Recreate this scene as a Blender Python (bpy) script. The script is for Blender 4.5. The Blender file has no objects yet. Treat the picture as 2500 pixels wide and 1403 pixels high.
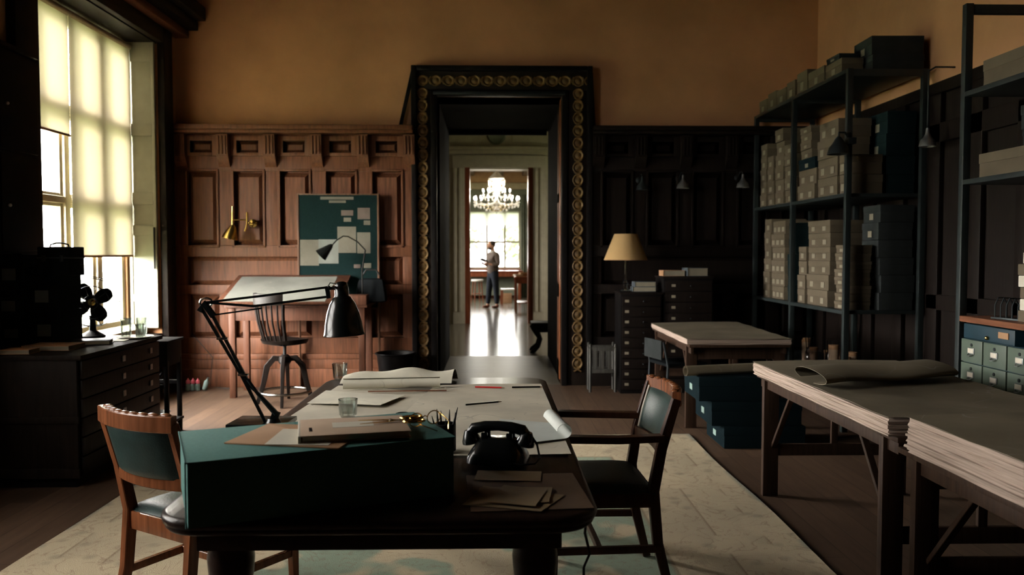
import bpy, bmesh, math, random
from mathutils import Vector, Matrix, Euler
R = random.Random(7)
PI = math.pi
SC = bpy.context.scene
COL = SC.collection

# ------------------------------------------------------------------ camera
CAMH = 1.45
FPX = 2000.0
PITCH = math.atan(86.5 / FPX)
YAW = math.atan(45.0 / FPX)
cam_d = bpy.data.cameras.new('camera')
cam_d.sensor_width = 36.0
cam_d.lens = FPX / 2500.0 * 36.0
cam_d.clip_end = 300
cam = bpy.data.objects.new('camera', cam_d)
COL.objects.link(cam)
cam.location = (0, 0, CAMH)
cam.rotation_euler = (PI / 2 - PITCH, 0, -YAW)
cam_d.dof.use_dof = True
cam_d.dof.focus_distance = 3.6
cam_d.dof.aperture_fstop = 3.2
SC.camera = cam
CR = Euler(cam.rotation_euler).to_matrix()

def ray(px, py):
    return CR @ Vector(((px - 1250) / FPX, -(py - 701.5) / FPX, -1.0))
def onZ(px, py, z):
    d = ray(px, py); t = (z - CAMH) / d.z
    return Vector((d.x * t, d.y * t, z))
def onY(px, py, y):
    d = ray(px, py); t = y / d.y
    return Vector((d.x * t, y, CAMH + d.z * t))
def onX(px, py, x):
    d = ray(px, py); t = x / d.x
    return Vector((x, d.y * t, CAMH + d.z * t))

# ------------------------------------------------------------------ world, exposure
SKY = 140.0
SUN = 14.0
w = bpy.data.worlds.new('overcast_sky'); SC.world = w
w.use_nodes = True
bg = w.node_tree.nodes['Background']
bg.inputs[0].default_value = (1.0, 0.965, 0.90, 1)
bg.inputs[1].default_value = SKY
# hazy low sun shining in from the window side
sun_d = bpy.data.lights.new('hazy_sun', 'SUN'); sun_d.energy = SUN; sun_d.angle = math.radians(24); sun_d.color = (1.0, 0.93, 0.80)
sun_o = bpy.data.objects.new('hazy_sun', sun_d); COL.objects.link(sun_o)
_az, _el = math.radians(38), math.radians(19)
sun_o.rotation_euler = Vector((math.cos(_el) * math.cos(_az), math.cos(_el) * math.sin(_az), -math.sin(_el))).to_track_quat('-Z', 'Y').to_euler()
SC.view_settings.view_transform = 'Standard'
SC.view_settings.look = 'None'
SC.view_settings.exposure = 0.0
SC.view_settings.gamma = 1.0
SC.view_settings.use_curve_mapping = False
SC.cycles.max_bounces = 7
SC.cycles.diffuse_bounces = 3
SC.cycles.glossy_bounces = 3
SC.cycles.adaptive_threshold = 0.04
SC.cycles.transparent_max_bounces = 12
SC.cycles.caustics_reflective = False
SC.cycles.caustics_refractive = False
SC.cycles.sample_clamp_indirect = 4.0

def portal(name, loc, rot, sx, sy):
    l = bpy.data.lights.new(name, 'AREA'); l.shape = 'RECTANGLE'; l.size = sx; l.size_y = sy
    l.cycles.is_portal = True
    o = bpy.data.objects.new(name, l); COL.objects.link(o)
    o.location = loc; o.rotation_euler = rot
    return o

# ------------------------------------------------------------------ helpers
class B:
    def __init__(s): s.bm = bmesh.new()
    def _v(s, co, M):
        co = Vector(co)
        return s.bm.verts.new(M @ co if M is not None else co)
    def box(s, x0, x1, y0, y1, z0, z1, bev=0.0, M=None, taper=None):
        t = taper or (0, 0)
        cs = [(x0, y0, z0), (x1, y0, z0), (x1, y1, z0), (x0, y1, z0),
              (x0 + t[0], y0 + t[1], z1), (x1 - t[0], y0 + t[1], z1), (x1 - t[0], y1 - t[1], z1), (x0 + t[0], y1 - t[1], z1)]
        v = [s._v(c, M) for c in cs]
        fs = [s.bm.faces.new([v[i] for i in f]) for f in
              ((3, 2, 1, 0), (4, 5, 6, 7), (0, 1, 5, 4), (1, 2, 6, 5), (2, 3, 7, 6), (3, 0, 4, 7))]
        if bev > 0:
            ed = list({e for f in fs for e in f.edges})
            bmesh.ops.bevel(s.bm, geom=ed, offset=bev, segments=2, profile=0.6, affect='EDGES', clamp_overlap=True)
        return s
    def sweep(s, pts, prof, closed=False, cap=True, scales=None, up=None, M=None):
        """prof: list of (a,b) in the frame normal to the path"""
        P = [Vector(p) for p in pts]; n = len(P)
        T = []
        for i in range(n):
            a = P[(i - 1) % n] if (closed or i > 0) else P[i]
            b = P[(i + 1) % n] if (closed or i < n - 1) else P[i]
            T.append((b - a).normalized())
        u = Vector(up) if up is not None else (Vector((0, 0, 1)) if abs(T[0].z) < 0.9 else Vector((0, 1, 0)))
        rings = []
        nrm = (u - T[0] * u.dot(T[0])).normalized()
        for i in range(n):
            nrm = (nrm - T[i] * nrm.dot(T[i]))
            nrm = nrm.normalized() if nrm.length > 1e-6 else Vector((1, 0, 0))
            bi = T[i].cross(nrm)
            k = scales[i] if scales else 1.0
            rings.append([s._v(P[i] + bi * (a * k) + nrm * (b * k), M) for a, b in prof])
        m = len(prof)
        for i in range(n if closed else n - 1):
            r0, r1 = rings[i], rings[(i + 1) % n]
            for j in range(m):
                s.bm.faces.new((r0[j], r0[(j + 1) % m], r1[(j + 1) % m], r1[j]))
        if cap and not closed:
            s.bm.faces.new(list(reversed(rings[0]))); s.bm.faces.new(rings[-1])
        return s
    def tube(s, pts, r, n=10, closed=False, up=None, M=None, scales=None):
        prof = [(r * math.cos(2 * PI * k / n), r * math.sin(2 * PI * k / n)) for k in range(n)]
        return s.sweep(pts, prof, closed, True, scales, up, M)
    def bar(s, pts, w, d, up=None, M=None, scales=None, ch=0.18):
        a, b = w / 2, d / 2; c = min(a, b) * ch
        prof = [(a, -b + c), (a, b - c), (a - c, b), (-a + c, b), (-a, b - c), (-a, -b + c), (-a + c, -b), (a - c, -b)]
        return s.sweep(pts, prof, False, True, scales, up, M)
    def cyl(s, p0, p1, r0, r1=None, n=16, M=None):
        r1 = r0 if r1 is None else r1
        return s.tube([p0, p1], 1.0, n, scales=[max(r0, 1e-4), max(r1, 1e-4)], M=M)
    def lathe(s, prof, n=24, c=(0, 0, 0), M=None, cap=True):
        rings = []
        for r, z in prof:
            rings.append([s._v((c[0] + max(r, 1e-4) * math.cos(2 * PI * k / n), c[1] + max(r, 1e-4) * math.sin(2 * PI * k / n), c[2] + z), M) for k in range(n)])
        for a, b in zip(rings, rings[1:]):
            for k in range(n):
                s.bm.faces.new((a[k], a[(k + 1) % n], b[(k + 1) % n], b[k]))
        if cap:
            s.bm.faces.new(list(reversed(rings[0]))); s.bm.faces.new(rings[-1])
        return s
    def prism(s, poly, z0, z1, M=None):
        a = [s._v((x, y, z0), M) for x, y in poly]; b = [s._v((x, y, z1), M) for x, y in poly]
        n = len(poly)
        s.bm.faces.new(list(reversed(a))); s.bm.faces.new(b)
        for k in range(n):
            s.bm.faces.new((a[k], a[(k + 1) % n], b[(k + 1) % n], b[k]))
        return s
    def sheet(s, fn, nu, nv, th=0.0, M=None):
        g = [[s._v(fn(i / nu, j / nv), M) for j in range(nv + 1)] for i in range(nu + 1)]
        fs = []
        for i in range(nu):
            for j in range(nv):
                fs.append(s.bm.faces.new((g[i][j], g[i + 1][j], g[i + 1][j + 1], g[i][j + 1])))
        if th:
            bmesh.ops.recalc_face_normals(s.bm, faces=fs)
            bmesh.ops.solidify(s.bm, geom=fs, thickness=th)
        return s
    def sphere(s, c, r, sc=(1, 1, 1), n=16, m=10, M=None):
        prof = [(r * math.sin(PI * k / m), -r * math.cos(PI * k / m)) for k in range(m + 1)]
        MM = Matrix.Translation(Vector(c)) @ Matrix.Diagonal((sc[0], sc[1], sc[2], 1))
        if M is not None: MM = M @ MM
        return s.lathe(prof, n, (0, 0, 0), MM)
    def mesh(s, name, smooth=True, ang=38):
        bmesh.ops.remove_doubles(s.bm, verts=s.bm.verts, dist=1e-5)
        bmesh.ops.recalc_face_normals(s.bm, faces=s.bm.faces)
        me = bpy.data.meshes.new(name)
        s.bm.to_mesh(me); s.bm.free()
        if smooth:
            for p in me.polygons: p.use_smooth = True
            me.set_sharp_from_angle(angle=math.radians(ang))
        return me
    def obj(s, name, mat, parent=None, smooth=True, ang=38, loc=None, rot=None):
        return link(name, s.mesh(name, smooth, ang), mat, parent, loc, rot)

def link(name, me, mat, parent=None, loc=None, rot=None):
    if mat is not None and not me.materials: me.materials.append(mat)
    o = bpy.data.objects.new(name, me); COL.objects.link(o)
    if parent is not None: o.parent = parent
    if loc is not None: o.location = loc
    if rot is not None: o.rotation_euler = rot
    return o
def tag(o, label, cat, group=None, kind=None):
    o['label'] = label; o['category'] = cat
    if group: o['group'] = group
    if kind: o['kind'] = kind
    return o
def thing(name, label, cat, loc=(0, 0, 0), rz=0.0, group=None):
    o = bpy.data.objects.new(name, None); COL.objects.link(o)
    o.empty_display_size = 0.1
    o.location = loc; o.rotation_euler = (0, 0, rz)
    return tag(o, label, cat, group)
def struct(o):
    o['kind'] = 'structure'; return o
def copy_tree(o, parent=None):
    c = o.copy(); COL.objects.link(c)
    if parent is not None: c.parent = parent
    for ch in list(o.children): copy_tree(ch, c)
    return c
def RZ(a): return Matrix.Rotation(a, 4, 'Z')
def TR(x, y, z): return Matrix.Translation((x, y, z))

# ------------------------------------------------------------------ materials
def nt(name):
    m = bpy.data.materials.new(name); m.use_nodes = True
    t = m.node_tree
    return m, t, t.nodes['Principled BSDF']
def N(t, ty, **kw):
    n = t.nodes.new(ty)
    for k, v in kw.items(): setattr(n, k, v)
    return n
def ramp(t, stops):
    r = N(t, 'ShaderNodeValToRGB')
    e = r.color_ramp.elements
    while len(e) < len(stops): e.new(0.5)
    for i, (p, c) in enumerate(stops):
        e[i].position = p; e[i].color = (*c, 1)
    return r
def mat(name, c, rough=0.5, metal=0.0, var=0.18, scale=9.0, bump=0.0, bscale=60.0, spec=0.3, coat=0.0, stretch=None):
    m, t, p = nt(name)
    tc = N(t, 'ShaderNodeTexCoord'); mp = N(t, 'ShaderNodeMapping')
    t.links.new(tc.outputs['Object'], mp.inputs['Vector'])
    if stretch: mp.inputs['Scale'].default_value = stretch
    nz = N(t, 'ShaderNodeTexNoise'); nz.inputs['Scale'].default_value = scale; nz.inputs['Detail'].default_value = 5
    t.links.new(mp.outputs[0], nz.inputs['Vector'])
    lo = [max(0, x * (1 - var)) for x in c]; hi = [min(1, x * (1 + var)) for x in c]
    r = ramp(t, [(0.3, lo), (0.7, hi)])
    t.links.new(nz.outputs['Fac'], r.inputs['Fac'])
    t.links.new(r.outputs[0], p.inputs['Base Color'])
    p.inputs['Roughness'].default_value = rough
    p.inputs['Metallic'].default_value = metal
    p.inputs['Specular IOR Level'].default_value = spec
    if coat: p.inputs['Coat Weight'].default_value = coat; p.inputs['Coat Roughness'].default_value = 0.12
    if bump:
        n2 = N(t, 'ShaderNodeTexNoise'); n2.inputs['Scale'].default_value = bscale; n2.inputs['Detail'].default_value = 4
        t.links.new(mp.outputs[0], n2.inputs['Vector'])
        b = N(t, 'ShaderNodeBump'); b.inputs['Strength'].default_value = bump; b.inputs['Distance'].default_value = 0.01
        t.links.new(n2.outputs['Fac'], b.inputs['Height']); t.links.new(b.outputs[0], p.inputs['Normal'])
    return m
def wood(name, c, rough=0.42, var=0.35, axis=2, spec=0.22, coat=0.0, k=1.0):
    st = [22 * k, 22 * k, 22 * k]; st[axis] = 1.6 * k
    return mat(name, c, rough, 0, var, 2.2, 0.12, 3.0, spec, coat, tuple(st))
def glass_thin(name, tint=(1, 1, 1), gloss=0.04, rough=0.02, fz=0.2):
    m, t, p = nt(name)
    t.nodes.remove(p)
    o = t.nodes['Material Output']
    a = N(t, 'ShaderNodeBsdfTransparent'); a.inputs[0].default_value = (*tint, 1)
    g = N(t, 'ShaderNodeBsdfGlossy'); g.inputs['Roughness'].default_value = rough
    fr = N(t, 'ShaderNodeLayerWeight'); fr.inputs[0].default_value = 0.35
    ml = N(t, 'ShaderNodeMath', operation='MULTIPLY_ADD'); ml.inputs[1].default_value = fz; ml.inputs[2].default_value = gloss
    ml.use_clamp = True
    t.links.new(fr.outputs['Facing'], ml.inputs[0])
    mx = N(t, 'ShaderNodeMixShader')
    t.links.new(ml.outputs[0], mx.inputs[0]); t.links.new(a.outputs[0], mx.inputs[1]); t.links.new(g.outputs[0], mx.inputs[2])
    t.links.new(mx.outputs[0], o.inputs[0])
    return m
def translucent(name, c, tr=(1, 1, 1), mix=0.6, scale=300):
    m, t, p = nt(name)
    o = t.nodes['Material Output']
    p.inputs['Base Color'].default_value = (*c, 1); p.inputs['Roughness'].default_value = 0.9
    a = N(t, 'ShaderNodeBsdfTranslucent'); a.inputs[0].default_value = (*tr, 1)
    mx = N(t, 'ShaderNodeMixShader'); mx.inputs[0].default_value = mix
    t.links.new(p.outputs[0], mx.inputs[1]); t.links.new(a.outputs[0], mx.inputs[2]); t.links.new(mx.outputs[0], o.inputs[0])
    return m
def emis(name, c, s):
    m, t, p = nt(name)
    p.inputs['Base Color'].default_value = (*c, 1)
    p.inputs['Emission Color'].default_value = (*c, 1); p.inputs['Emission Strength'].default_value = s
    return m
def paper(name, c, line=(0.25, 0.24, 0.2), lines=0.5, scale=2.2, rough=0.85):
    """sheet with faint drawn contour lines and smudges"""
    m, t, p = nt(name)
    tc = N(t, 'ShaderNodeTexCoord')
    nz = N(t, 'ShaderNodeTexNoise'); nz.inputs['Scale'].default_value = scale; nz.inputs['Detail'].default_value = 3
    t.links.new(tc.outputs['Object'], nz.inputs['Vector'])
    sn = N(t, 'ShaderNodeMath', operation='MULTIPLY'); sn.inputs[1].default_value = 26.0
    t.links.new(nz.outputs['Fac'], sn.inputs[0])
    si = N(t, 'ShaderNodeMath', operation='SINE'); t.links.new(sn.outputs[0], si.inputs[0])
    ab = N(t, 'ShaderNodeMath', operation='ABSOLUTE'); t.links.new(si.outputs[0], ab.inputs[0])
    lt = N(t, 'ShaderNodeMath', operation='LESS_THAN'); lt.inputs[1].default_value = 0.09
    t.links.new(ab.outputs[0], lt.inputs[0])
    n2 = N(t, 'ShaderNodeTexNoise'); n2.inputs['Scale'].default_value = scale * 1.7; n2.inputs['Detail'].default_value = 2
    t.links.new(tc.outputs['Object'], n2.inputs['Vector'])
    gt = ramp(t, [(0.5, (0, 0, 0)), (0.62, (1, 1, 1))]); t.links.new(n2.outputs['Fac'], gt.inputs['Fac'])
    mm = N(t, 'ShaderNodeMath', operation='MULTIPLY'); t.links.new(lt.outputs[0], mm.inputs[0]); t.links.new(gt.outputs[0], mm.inputs[1])
    ms = N(t, 'ShaderNodeMath', operation='MULTIPLY'); ms.inputs[1].default_value = lines; t.links.new(mm.outputs[0], ms.inputs[0])
    n3 = N(t, 'ShaderNodeTexNoise'); n3.inputs['Scale'].default_value = 3.5; n3.inputs['Detail'].default_value = 6
    t.links.new(tc.outputs['Object'], n3.inputs['Vector'])
    r = ramp(t, [(0.3, [x * 0.74 for x in c]), (0.68, [min(1, x * 1.06) for x in c])]); t.links.new(n3.outputs['Fac'], r.inputs['Fac'])
    mx = N(t, 'ShaderNodeMix', data_type='RGBA'); t.links.new(ms.outputs[0], mx.inputs['Factor'])
    t.links.new(r.outputs[0], mx.inputs['A']); mx.inputs['B'].default_value = (*line, 1)
    t.links.new(mx.outputs['Result'], p.inputs['Base Color'])
    p.inputs['Roughness'].default_value = rough; p.inputs['Specular IOR Level'].default_value = 0.2
    return m

M = {}
M['plaster'] = mat('ochre_plaster', (0.57, 0.30, 0.155), 0.75, var=0.16, scale=1.6, bump=0.25, bscale=14, spec=0.2)
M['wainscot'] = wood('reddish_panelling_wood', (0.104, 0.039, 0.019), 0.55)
M['dark'] = wood('dark_and_shaded_wood', (0.007, 0.0045, 0.0035), 0.5, spec=0.12)
M['ebony'] = mat('ebonised_wood', (0.005, 0.0042, 0.0042), 0.5, var=0.3, spec=0.07)
M['ceiling'] = wood('dark_ceiling_wood', (0.05, 0.026, 0.014), 0.6)
M['gilt'] = mat('old_gilding', (0.10, 0.058, 0.02), 0.6, 0.15, 0.5, 20, 0.3, 40)
M['cream'] = mat('cream_window_paint', (0.78, 0.70, 0.50), 0.5, var=0.08)
M['shutter'] = mat('grey_green_shutter_paint', (0.29, 0.28, 0.21), 0.55, var=0.08)
M['blind'] = translucent('cream_roller_blind_cloth', (0.55, 0.48, 0.33), (0.585, 0.552, 0.472), 0.66)
M['vest'] = mat('unlit_black_lining', (0.005, 0.004, 0.004), 0.8, spec=0.1)
M['glass'] = glass_thin('window_glass')
M['glassfar'] = glass_thin('daylight_cutting_glass', (0.35, 0.35, 0.35), 0.02)  # grey tint added to cut the daylight entering these windows
M['voile'] = translucent('thin_voile_blind', (0.5, 0.49, 0.46), (0.96, 0.96, 0.93), 0.93)
M['tumbler'] = glass_thin('tumbler_glass', (0.93, 0.97, 0.95), 0.2, fz=0.75)
M['blackmetal'] = mat('black_enamel', (0.006, 0.007, 0.007), 0.25, var=0.1, coat=0.4)
M['steel'] = mat('polished_steel', (0.65, 0.65, 0.62), 0.2, 1.0, 0.1)
M['iron'] = mat('dark_iron', (0.02, 0.025, 0.027), 0.45, 0.6)
M['brass'] = mat('polished_brass', (0.75, 0.50, 0.16), 0.22, 1.0, 0.15)
M['pewter'] = mat('dull_pewter', (0.32, 0.33, 0.33), 0.35, 0.9)
M['chairwood'] = wood('varnished_mahogany', (0.15, 0.05, 0.02), 0.26, coat=0.3)
M['chairshade'] = wood('shaded_mahogany', (0.04, 0.015, 0.008), 0.32, coat=0.1)
M['leather'] = mat('dark_green_leather', (0.018, 0.035, 0.032), 0.36, var=0.25, scale=14, bump=0.12, bscale=160)
M['deskwood'] = wood('dark_desk_wood', (0.020, 0.011, 0.008), 0.32, axis=1, coat=0.12)
M['greenbox'] = mat('sea_green_book_cloth', (0.058, 0.165, 0.145), 0.8, var=0.1, scale=90, bump=0.15, bscale=400)
M['bluebox'] = mat('slate_blue_board', (0.0045, 0.010, 0.0125), 0.85, var=0.12, spec=0.04)
M['tealdark'] = mat('dark_teal_board', (0.007, 0.015, 0.016), 0.85, var=0.12, spec=0.04)
M['beigebox'] = mat('beige_archive_board', (0.082, 0.064, 0.041), 0.85, var=0.12, scale=6)
M['beigelid'] = mat('pale_archive_lid', (0.092, 0.073, 0.047), 0.85, var=0.1, scale=6)
M['blackbox'] = mat('black_file_board', (0.006, 0.007, 0.008), 0.85, spec=0.03)
M['label'] = mat('white_label_paper', (0.52, 0.48, 0.39), 0.8, var=0.05)
M['boxlabel'] = mat('faded_box_label', (0.20, 0.175, 0.125), 0.85, var=0.12)
M['labelblue'] = mat('blue_grey_label', (0.07, 0.085, 0.095), 0.8, var=0.1)
M['map'] = paper('map_sheet', (0.60, 0.55, 0.44))
M['mapwhite'] = paper('white_drawing_sheet', (0.72, 0.68, 0.56), lines=0.35)
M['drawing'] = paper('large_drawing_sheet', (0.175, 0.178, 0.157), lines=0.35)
M['mapbrown'] = paper('brown_plan_sheet', (0.19, 0.16, 0.11), lines=0.6, scale=1.6)
M['edge'] = mat('stacked_sheet_edges', (0.37, 0.285, 0.235), 0.9, var=0.22, scale=3, stretch=(1, 1, 60))
M['kraft'] = mat('kraft_paper', (0.34, 0.19, 0.10), 0.8, var=0.1)
M['buff'] = mat('buff_card', (0.42, 0.30, 0.21), 0.8, var=0.08)
M['oldpaper'] = paper('tan_letter_paper', (0.25, 0.18, 0.105), lines=0.3, scale=5)
M['trestle'] = wood('dark_trestle_pine', (0.034, 0.018, 0.011), 0.6, spec=0.15)
M['shelfmetal'] = mat('dark_green_black_steel', (0.02, 0.026, 0.026), 0.42, 0.2)
M['sage'] = mat('sage_enamelled_steel', (0.075, 0.10, 0.075), 0.45, var=0.08)
M['bluecab'] = mat('deep_blue_enamel', (0.006, 0.026, 0.038), 0.5, var=0.1)
M['counter'] = wood('brown_counter_wood', (0.16, 0.065, 0.035), 0.3, axis=1)
M['cork'] = mat('teal_baize', (0.0045, 0.012, 0.0125), 0.9, var=0.1, scale=60, spec=0.05)
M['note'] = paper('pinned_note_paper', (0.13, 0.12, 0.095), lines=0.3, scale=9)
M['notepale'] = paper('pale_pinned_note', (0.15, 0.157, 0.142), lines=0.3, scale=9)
M['notepink'] = mat('pinkish_print', (0.10, 0.075, 0.063), 0.8)
M['sheetwhite'] = paper('bright_white_sheet', (0.60, 0.63, 0.59), lines=0.08)
M['folder'] = mat('brown_folder_card', (0.10, 0.06, 0.035), 0.8)
M['boardframe'] = wood('thin_board_frame', (0.10, 0.05, 0.03), 0.4)
M['shade'] = translucent('parchment_lampshade', (0.50, 0.33, 0.14), (0.5, 0.33, 0.14), 0.3)
M['pink'] = mat('pink_cap', (0.75, 0.16, 0.22), 0.4)
M['mint'] = mat('mint_bottle', (0.22, 0.31, 0.28), 0.3)
M['red'] = mat('red_pencil_paint', (0.55, 0.03, 0.03), 0.4)
M['cord'] = mat('black_cord', (0.008, 0.008, 0.008), 0.5)
M['white'] = mat('off_white_paint', (0.42, 0.37, 0.27), 0.5, var=0.08)
M['farwall'] = mat('grey_green_wall', (0.16, 0.17, 0.125), 0.8, var=0.1)
M['farceil'] = mat('beige_plaster_ceiling', (0.45, 0.38, 0.26), 0.8, var=0.08)
M['curtain'] = mat('olive_curtain', (0.10, 0.11, 0.075), 0.9)
M['redwood'] = wood('red_brown_furniture_wood', (0.18, 0.05, 0.022), 0.3)
M['skin'] = mat('skin', (0.52, 0.29, 0.20), 0.5, var=0.06)
M['hair'] = mat('dark_hair', (0.025, 0.016, 0.012), 0.6)
M['sweater'] = mat('grey_brown_knit', (0.15, 0.118, 0.104), 0.95, var=0.12, scale=80, bump=0.4, bscale=150)
M['trouser'] = mat('navy_trouser_cloth', (0.012, 0.016, 0.026), 0.85)
M['shirt'] = mat('white_shirt', (0.7, 0.68, 0.64), 0.8)
M['shoe'] = mat('brown_shoe_leather', (0.16, 0.055, 0.03), 0.4)
M['grass'] = mat('pale_lawn', (0.20, 0.24, 0.14), 0.95, scale=2)
M['leaf'] = mat('garden_foliage', (0.30, 0.36, 0.24), 0.9, scale=5)
M['facade'] = mat('pale_brick_facade', (0.5, 0.40, 0.34), 0.9, scale=8)
M['eye'] = mat('dark_eye', (0.01, 0.01, 0.01), 0.2)

def floor_mat(name, c, rough, plank=0.14, axis='Y', var=0.22, coat=0.0, spec=0.5):
    m, t, p = nt(name)
    tc = N(t, 'ShaderNodeTexCoord'); mp = N(t, 'ShaderNodeMapping')
    t.links.new(tc.outputs['Object'], mp.inputs[0])
    if axis == 'Y': mp.inputs['Rotation'].default_value = (0, 0, PI / 2)
    br = N(t, 'ShaderNodeTexBrick')
    br.inputs['Scale'].default_value = 1.0; br.inputs['Brick Width'].default_value = 1.9; br.inputs['Row Height'].default_value = plank
    br.inputs['Mortar Size'].default_value = 0.0025; br.inputs['Mortar Smooth'].default_value = 0.3
    br.inputs['Color1'].default_value = (*[x * (1 - var) for x in c], 1)
    br.inputs['Color2'].default_value = (*[min(1, x * (1 + var)) for x in c], 1)
    br.inputs['Mortar'].default_value = (*[x * 0.35 for x in c], 1)
    t.links.new(mp.outputs[0], br.inputs['Vector'])
    nz = N(t, 'ShaderNodeTexNoise'); nz.inputs['Scale'].default_value = 3.0; nz.inputs['Detail'].default_value = 6
    m2 = N(t, 'ShaderNodeMapping'); m2.inputs['Scale'].default_value = (9, 1, 1) if axis == 'Y' else (1, 9, 1)
    t.links.new(tc.outputs['Object'], m2.inputs[0]); t.links.new(m2.outputs[0], nz.inputs['Vector'])
    mx = N(t, 'ShaderNodeMix', data_type='RGBA', blend_type='MULTIPLY'); mx.inputs['Factor'].default_value = 0.6
    r = ramp(t, [(0.25, (0.55, 0.5, 0.48)), (0.75, (1.25, 1.2, 1.15))]); t.links.new(nz.outputs['Fac'], r.inputs['Fac'])
    t.links.new(br.outputs['Color'], mx.inputs['A']); t.links.new(r.outputs[0], mx.inputs['B'])
    t.links.new(mx.outputs['Result'], p.inputs['Base Color'])
    p.inputs['Roughness'].default_value = rough; p.inputs['Specular IOR Level'].default_value = spec
    b = N(t, 'ShaderNodeBump'); b.inputs['Strength'].default_value = 0.25; b.inputs['Distance'].default_value = 0.004
    t.links.new(br.outputs['Fac'], b.inputs['Height']); b.invert = True
    t.links.new(b.outputs[0], p.inputs['Normal'])
    return m
M['floor'] = floor_mat('worn_floorboards', (0.080, 0.049, 0.032), 0.55, spec=0.22)
M['floorhall'] = floor_mat('pale_parquet', (0.20, 0.175, 0.13), 0.17, 0.3, 'X', 0.12)

# ================================================================== the setting
YB = 8.92          # back wall
XL, XR = -3.40, 3.52
ZC = 4.7
YR = -2.6          # wall behind the camera

fl = struct(B().box(XL - 0.4, XR + 0.3, YR - 0.3, YB, -0.1, 0).obj('floor', M['floor']))
B().box(-0.75, 0.87, YB, 11.4, -0.1, 0).obj('threshold', floor_mat('dark_threshold_boards', (0.10, 0.085, 0.06), 0.36, 0.28, 'X'), fl)
B().box(-4.5, 4.5, 11.4, 17.0, -0.1, 0).obj('parquet', M['floorhall'], fl)
B().box(-4.5, 4.5, 17.0, 27.0, -0.1, 0).obj('parquet', M['floorhall'], fl)

cl = struct(B().box(XL - 0.4, XR + 0.3, YR - 0.3, YB + 0.5, ZC, ZC + 0.1).obj('ceiling', M['ceiling']))
for y in (0.3, 2.5, 4.7, 6.9):
    B().box(XL, XR, y - 0.14, y + 0.14, ZC - 0.22, ZC, 0.015).obj('beam', M['ceiling'], cl)

DX0, DX1, DZ = -0.61, 0.735, 3.12     # doorway
wb = struct(B().box(XL - 0.4, DX0, YB, YB + 0.45, 0, ZC).obj('wall_back', M['plaster']))
B().box(DX1, XR + 0.3, YB, YB + 0.45, 0, ZC).obj('wall_section', M['plaster'], wb)
B().box(DX0, DX1, YB, YB + 0.45, DZ, ZC).obj('wall_section', M['plaster'], wb)

# left wall with two windows (the second lies outside the picture)
W1 = (6.16, 8.45); W2 = (1.7, 4.0); WZ0, WZ1 = 0.62, 3.58; W2Z = 0.95
XO = XL - 0.42
wl = struct(B().box(XO, XL, W1[1], YB, 0, ZC).obj('wall_left', M['plaster']))
B().box(XO, XL, W2[1], W1[0], 0, ZC).obj('wall_section', M['plaster'], wl)
B().box(XO, XL, YR, W2[0], 0, ZC).obj('wall_section', M['plaster'], wl)
for a in (W1, W2):
    B().box(XO, XL, a[0], a[1], 0, WZ0 if a is W1 else W2Z).obj('wall_section', M['dark'], wl)
    B().box(XO, XL, a[0], a[1], WZ1, ZC).obj('wall_section', M['plaster'], wl)
wr = struct(B().box(XR, XR + 0.3, YR, YB, 0, ZC).obj('wall_right', M['plaster']))
wre = struct(B().box(XL - 0.4, XR + 0.3, YR - 0.3, YR, 0, ZC).obj('wall_rear', M['dark']))

# ---- panelling of the back wall
def raised_panel(x0, x1, z0, z1, y, d, m, parent, name='panel', inset=0.045):
    """a fielded panel proud of a recess, facing -Y"""
    b = B()
    o = [(x0, y, z0), (x1, y, z0), (x1, y, z1), (x0, y, z1)]
    k = inset
    i = [(x0 + k, y - d, z0 + k), (x1 - k, y - d, z0 + k), (x1 - k, y - d, z1 - k), (x0 + k, y - d, z1 - k)]
    vo = [b._v(c, None) for c in o]; vi = [b._v(c, None) for c in i]
    b.bm.faces.new(vi); b.bm.faces.new(list(reversed(vo)))
    for n in range(4): b.bm.faces.new((vo[n], vo[(n + 1) % 4], vi[(n + 1) % 4], vi[n]))
    return b.obj(name, m, parent, smooth=False)

def frame_grid(xs, z0, z1, y0, y1, m, parent):
    """vertical stiles given as (x0,x1) between rails z0..z1"""
    for a, c in xs:
        B().box(a, c, y0, y1, z0, z1, 0.006).obj('stile', m, parent)

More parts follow.
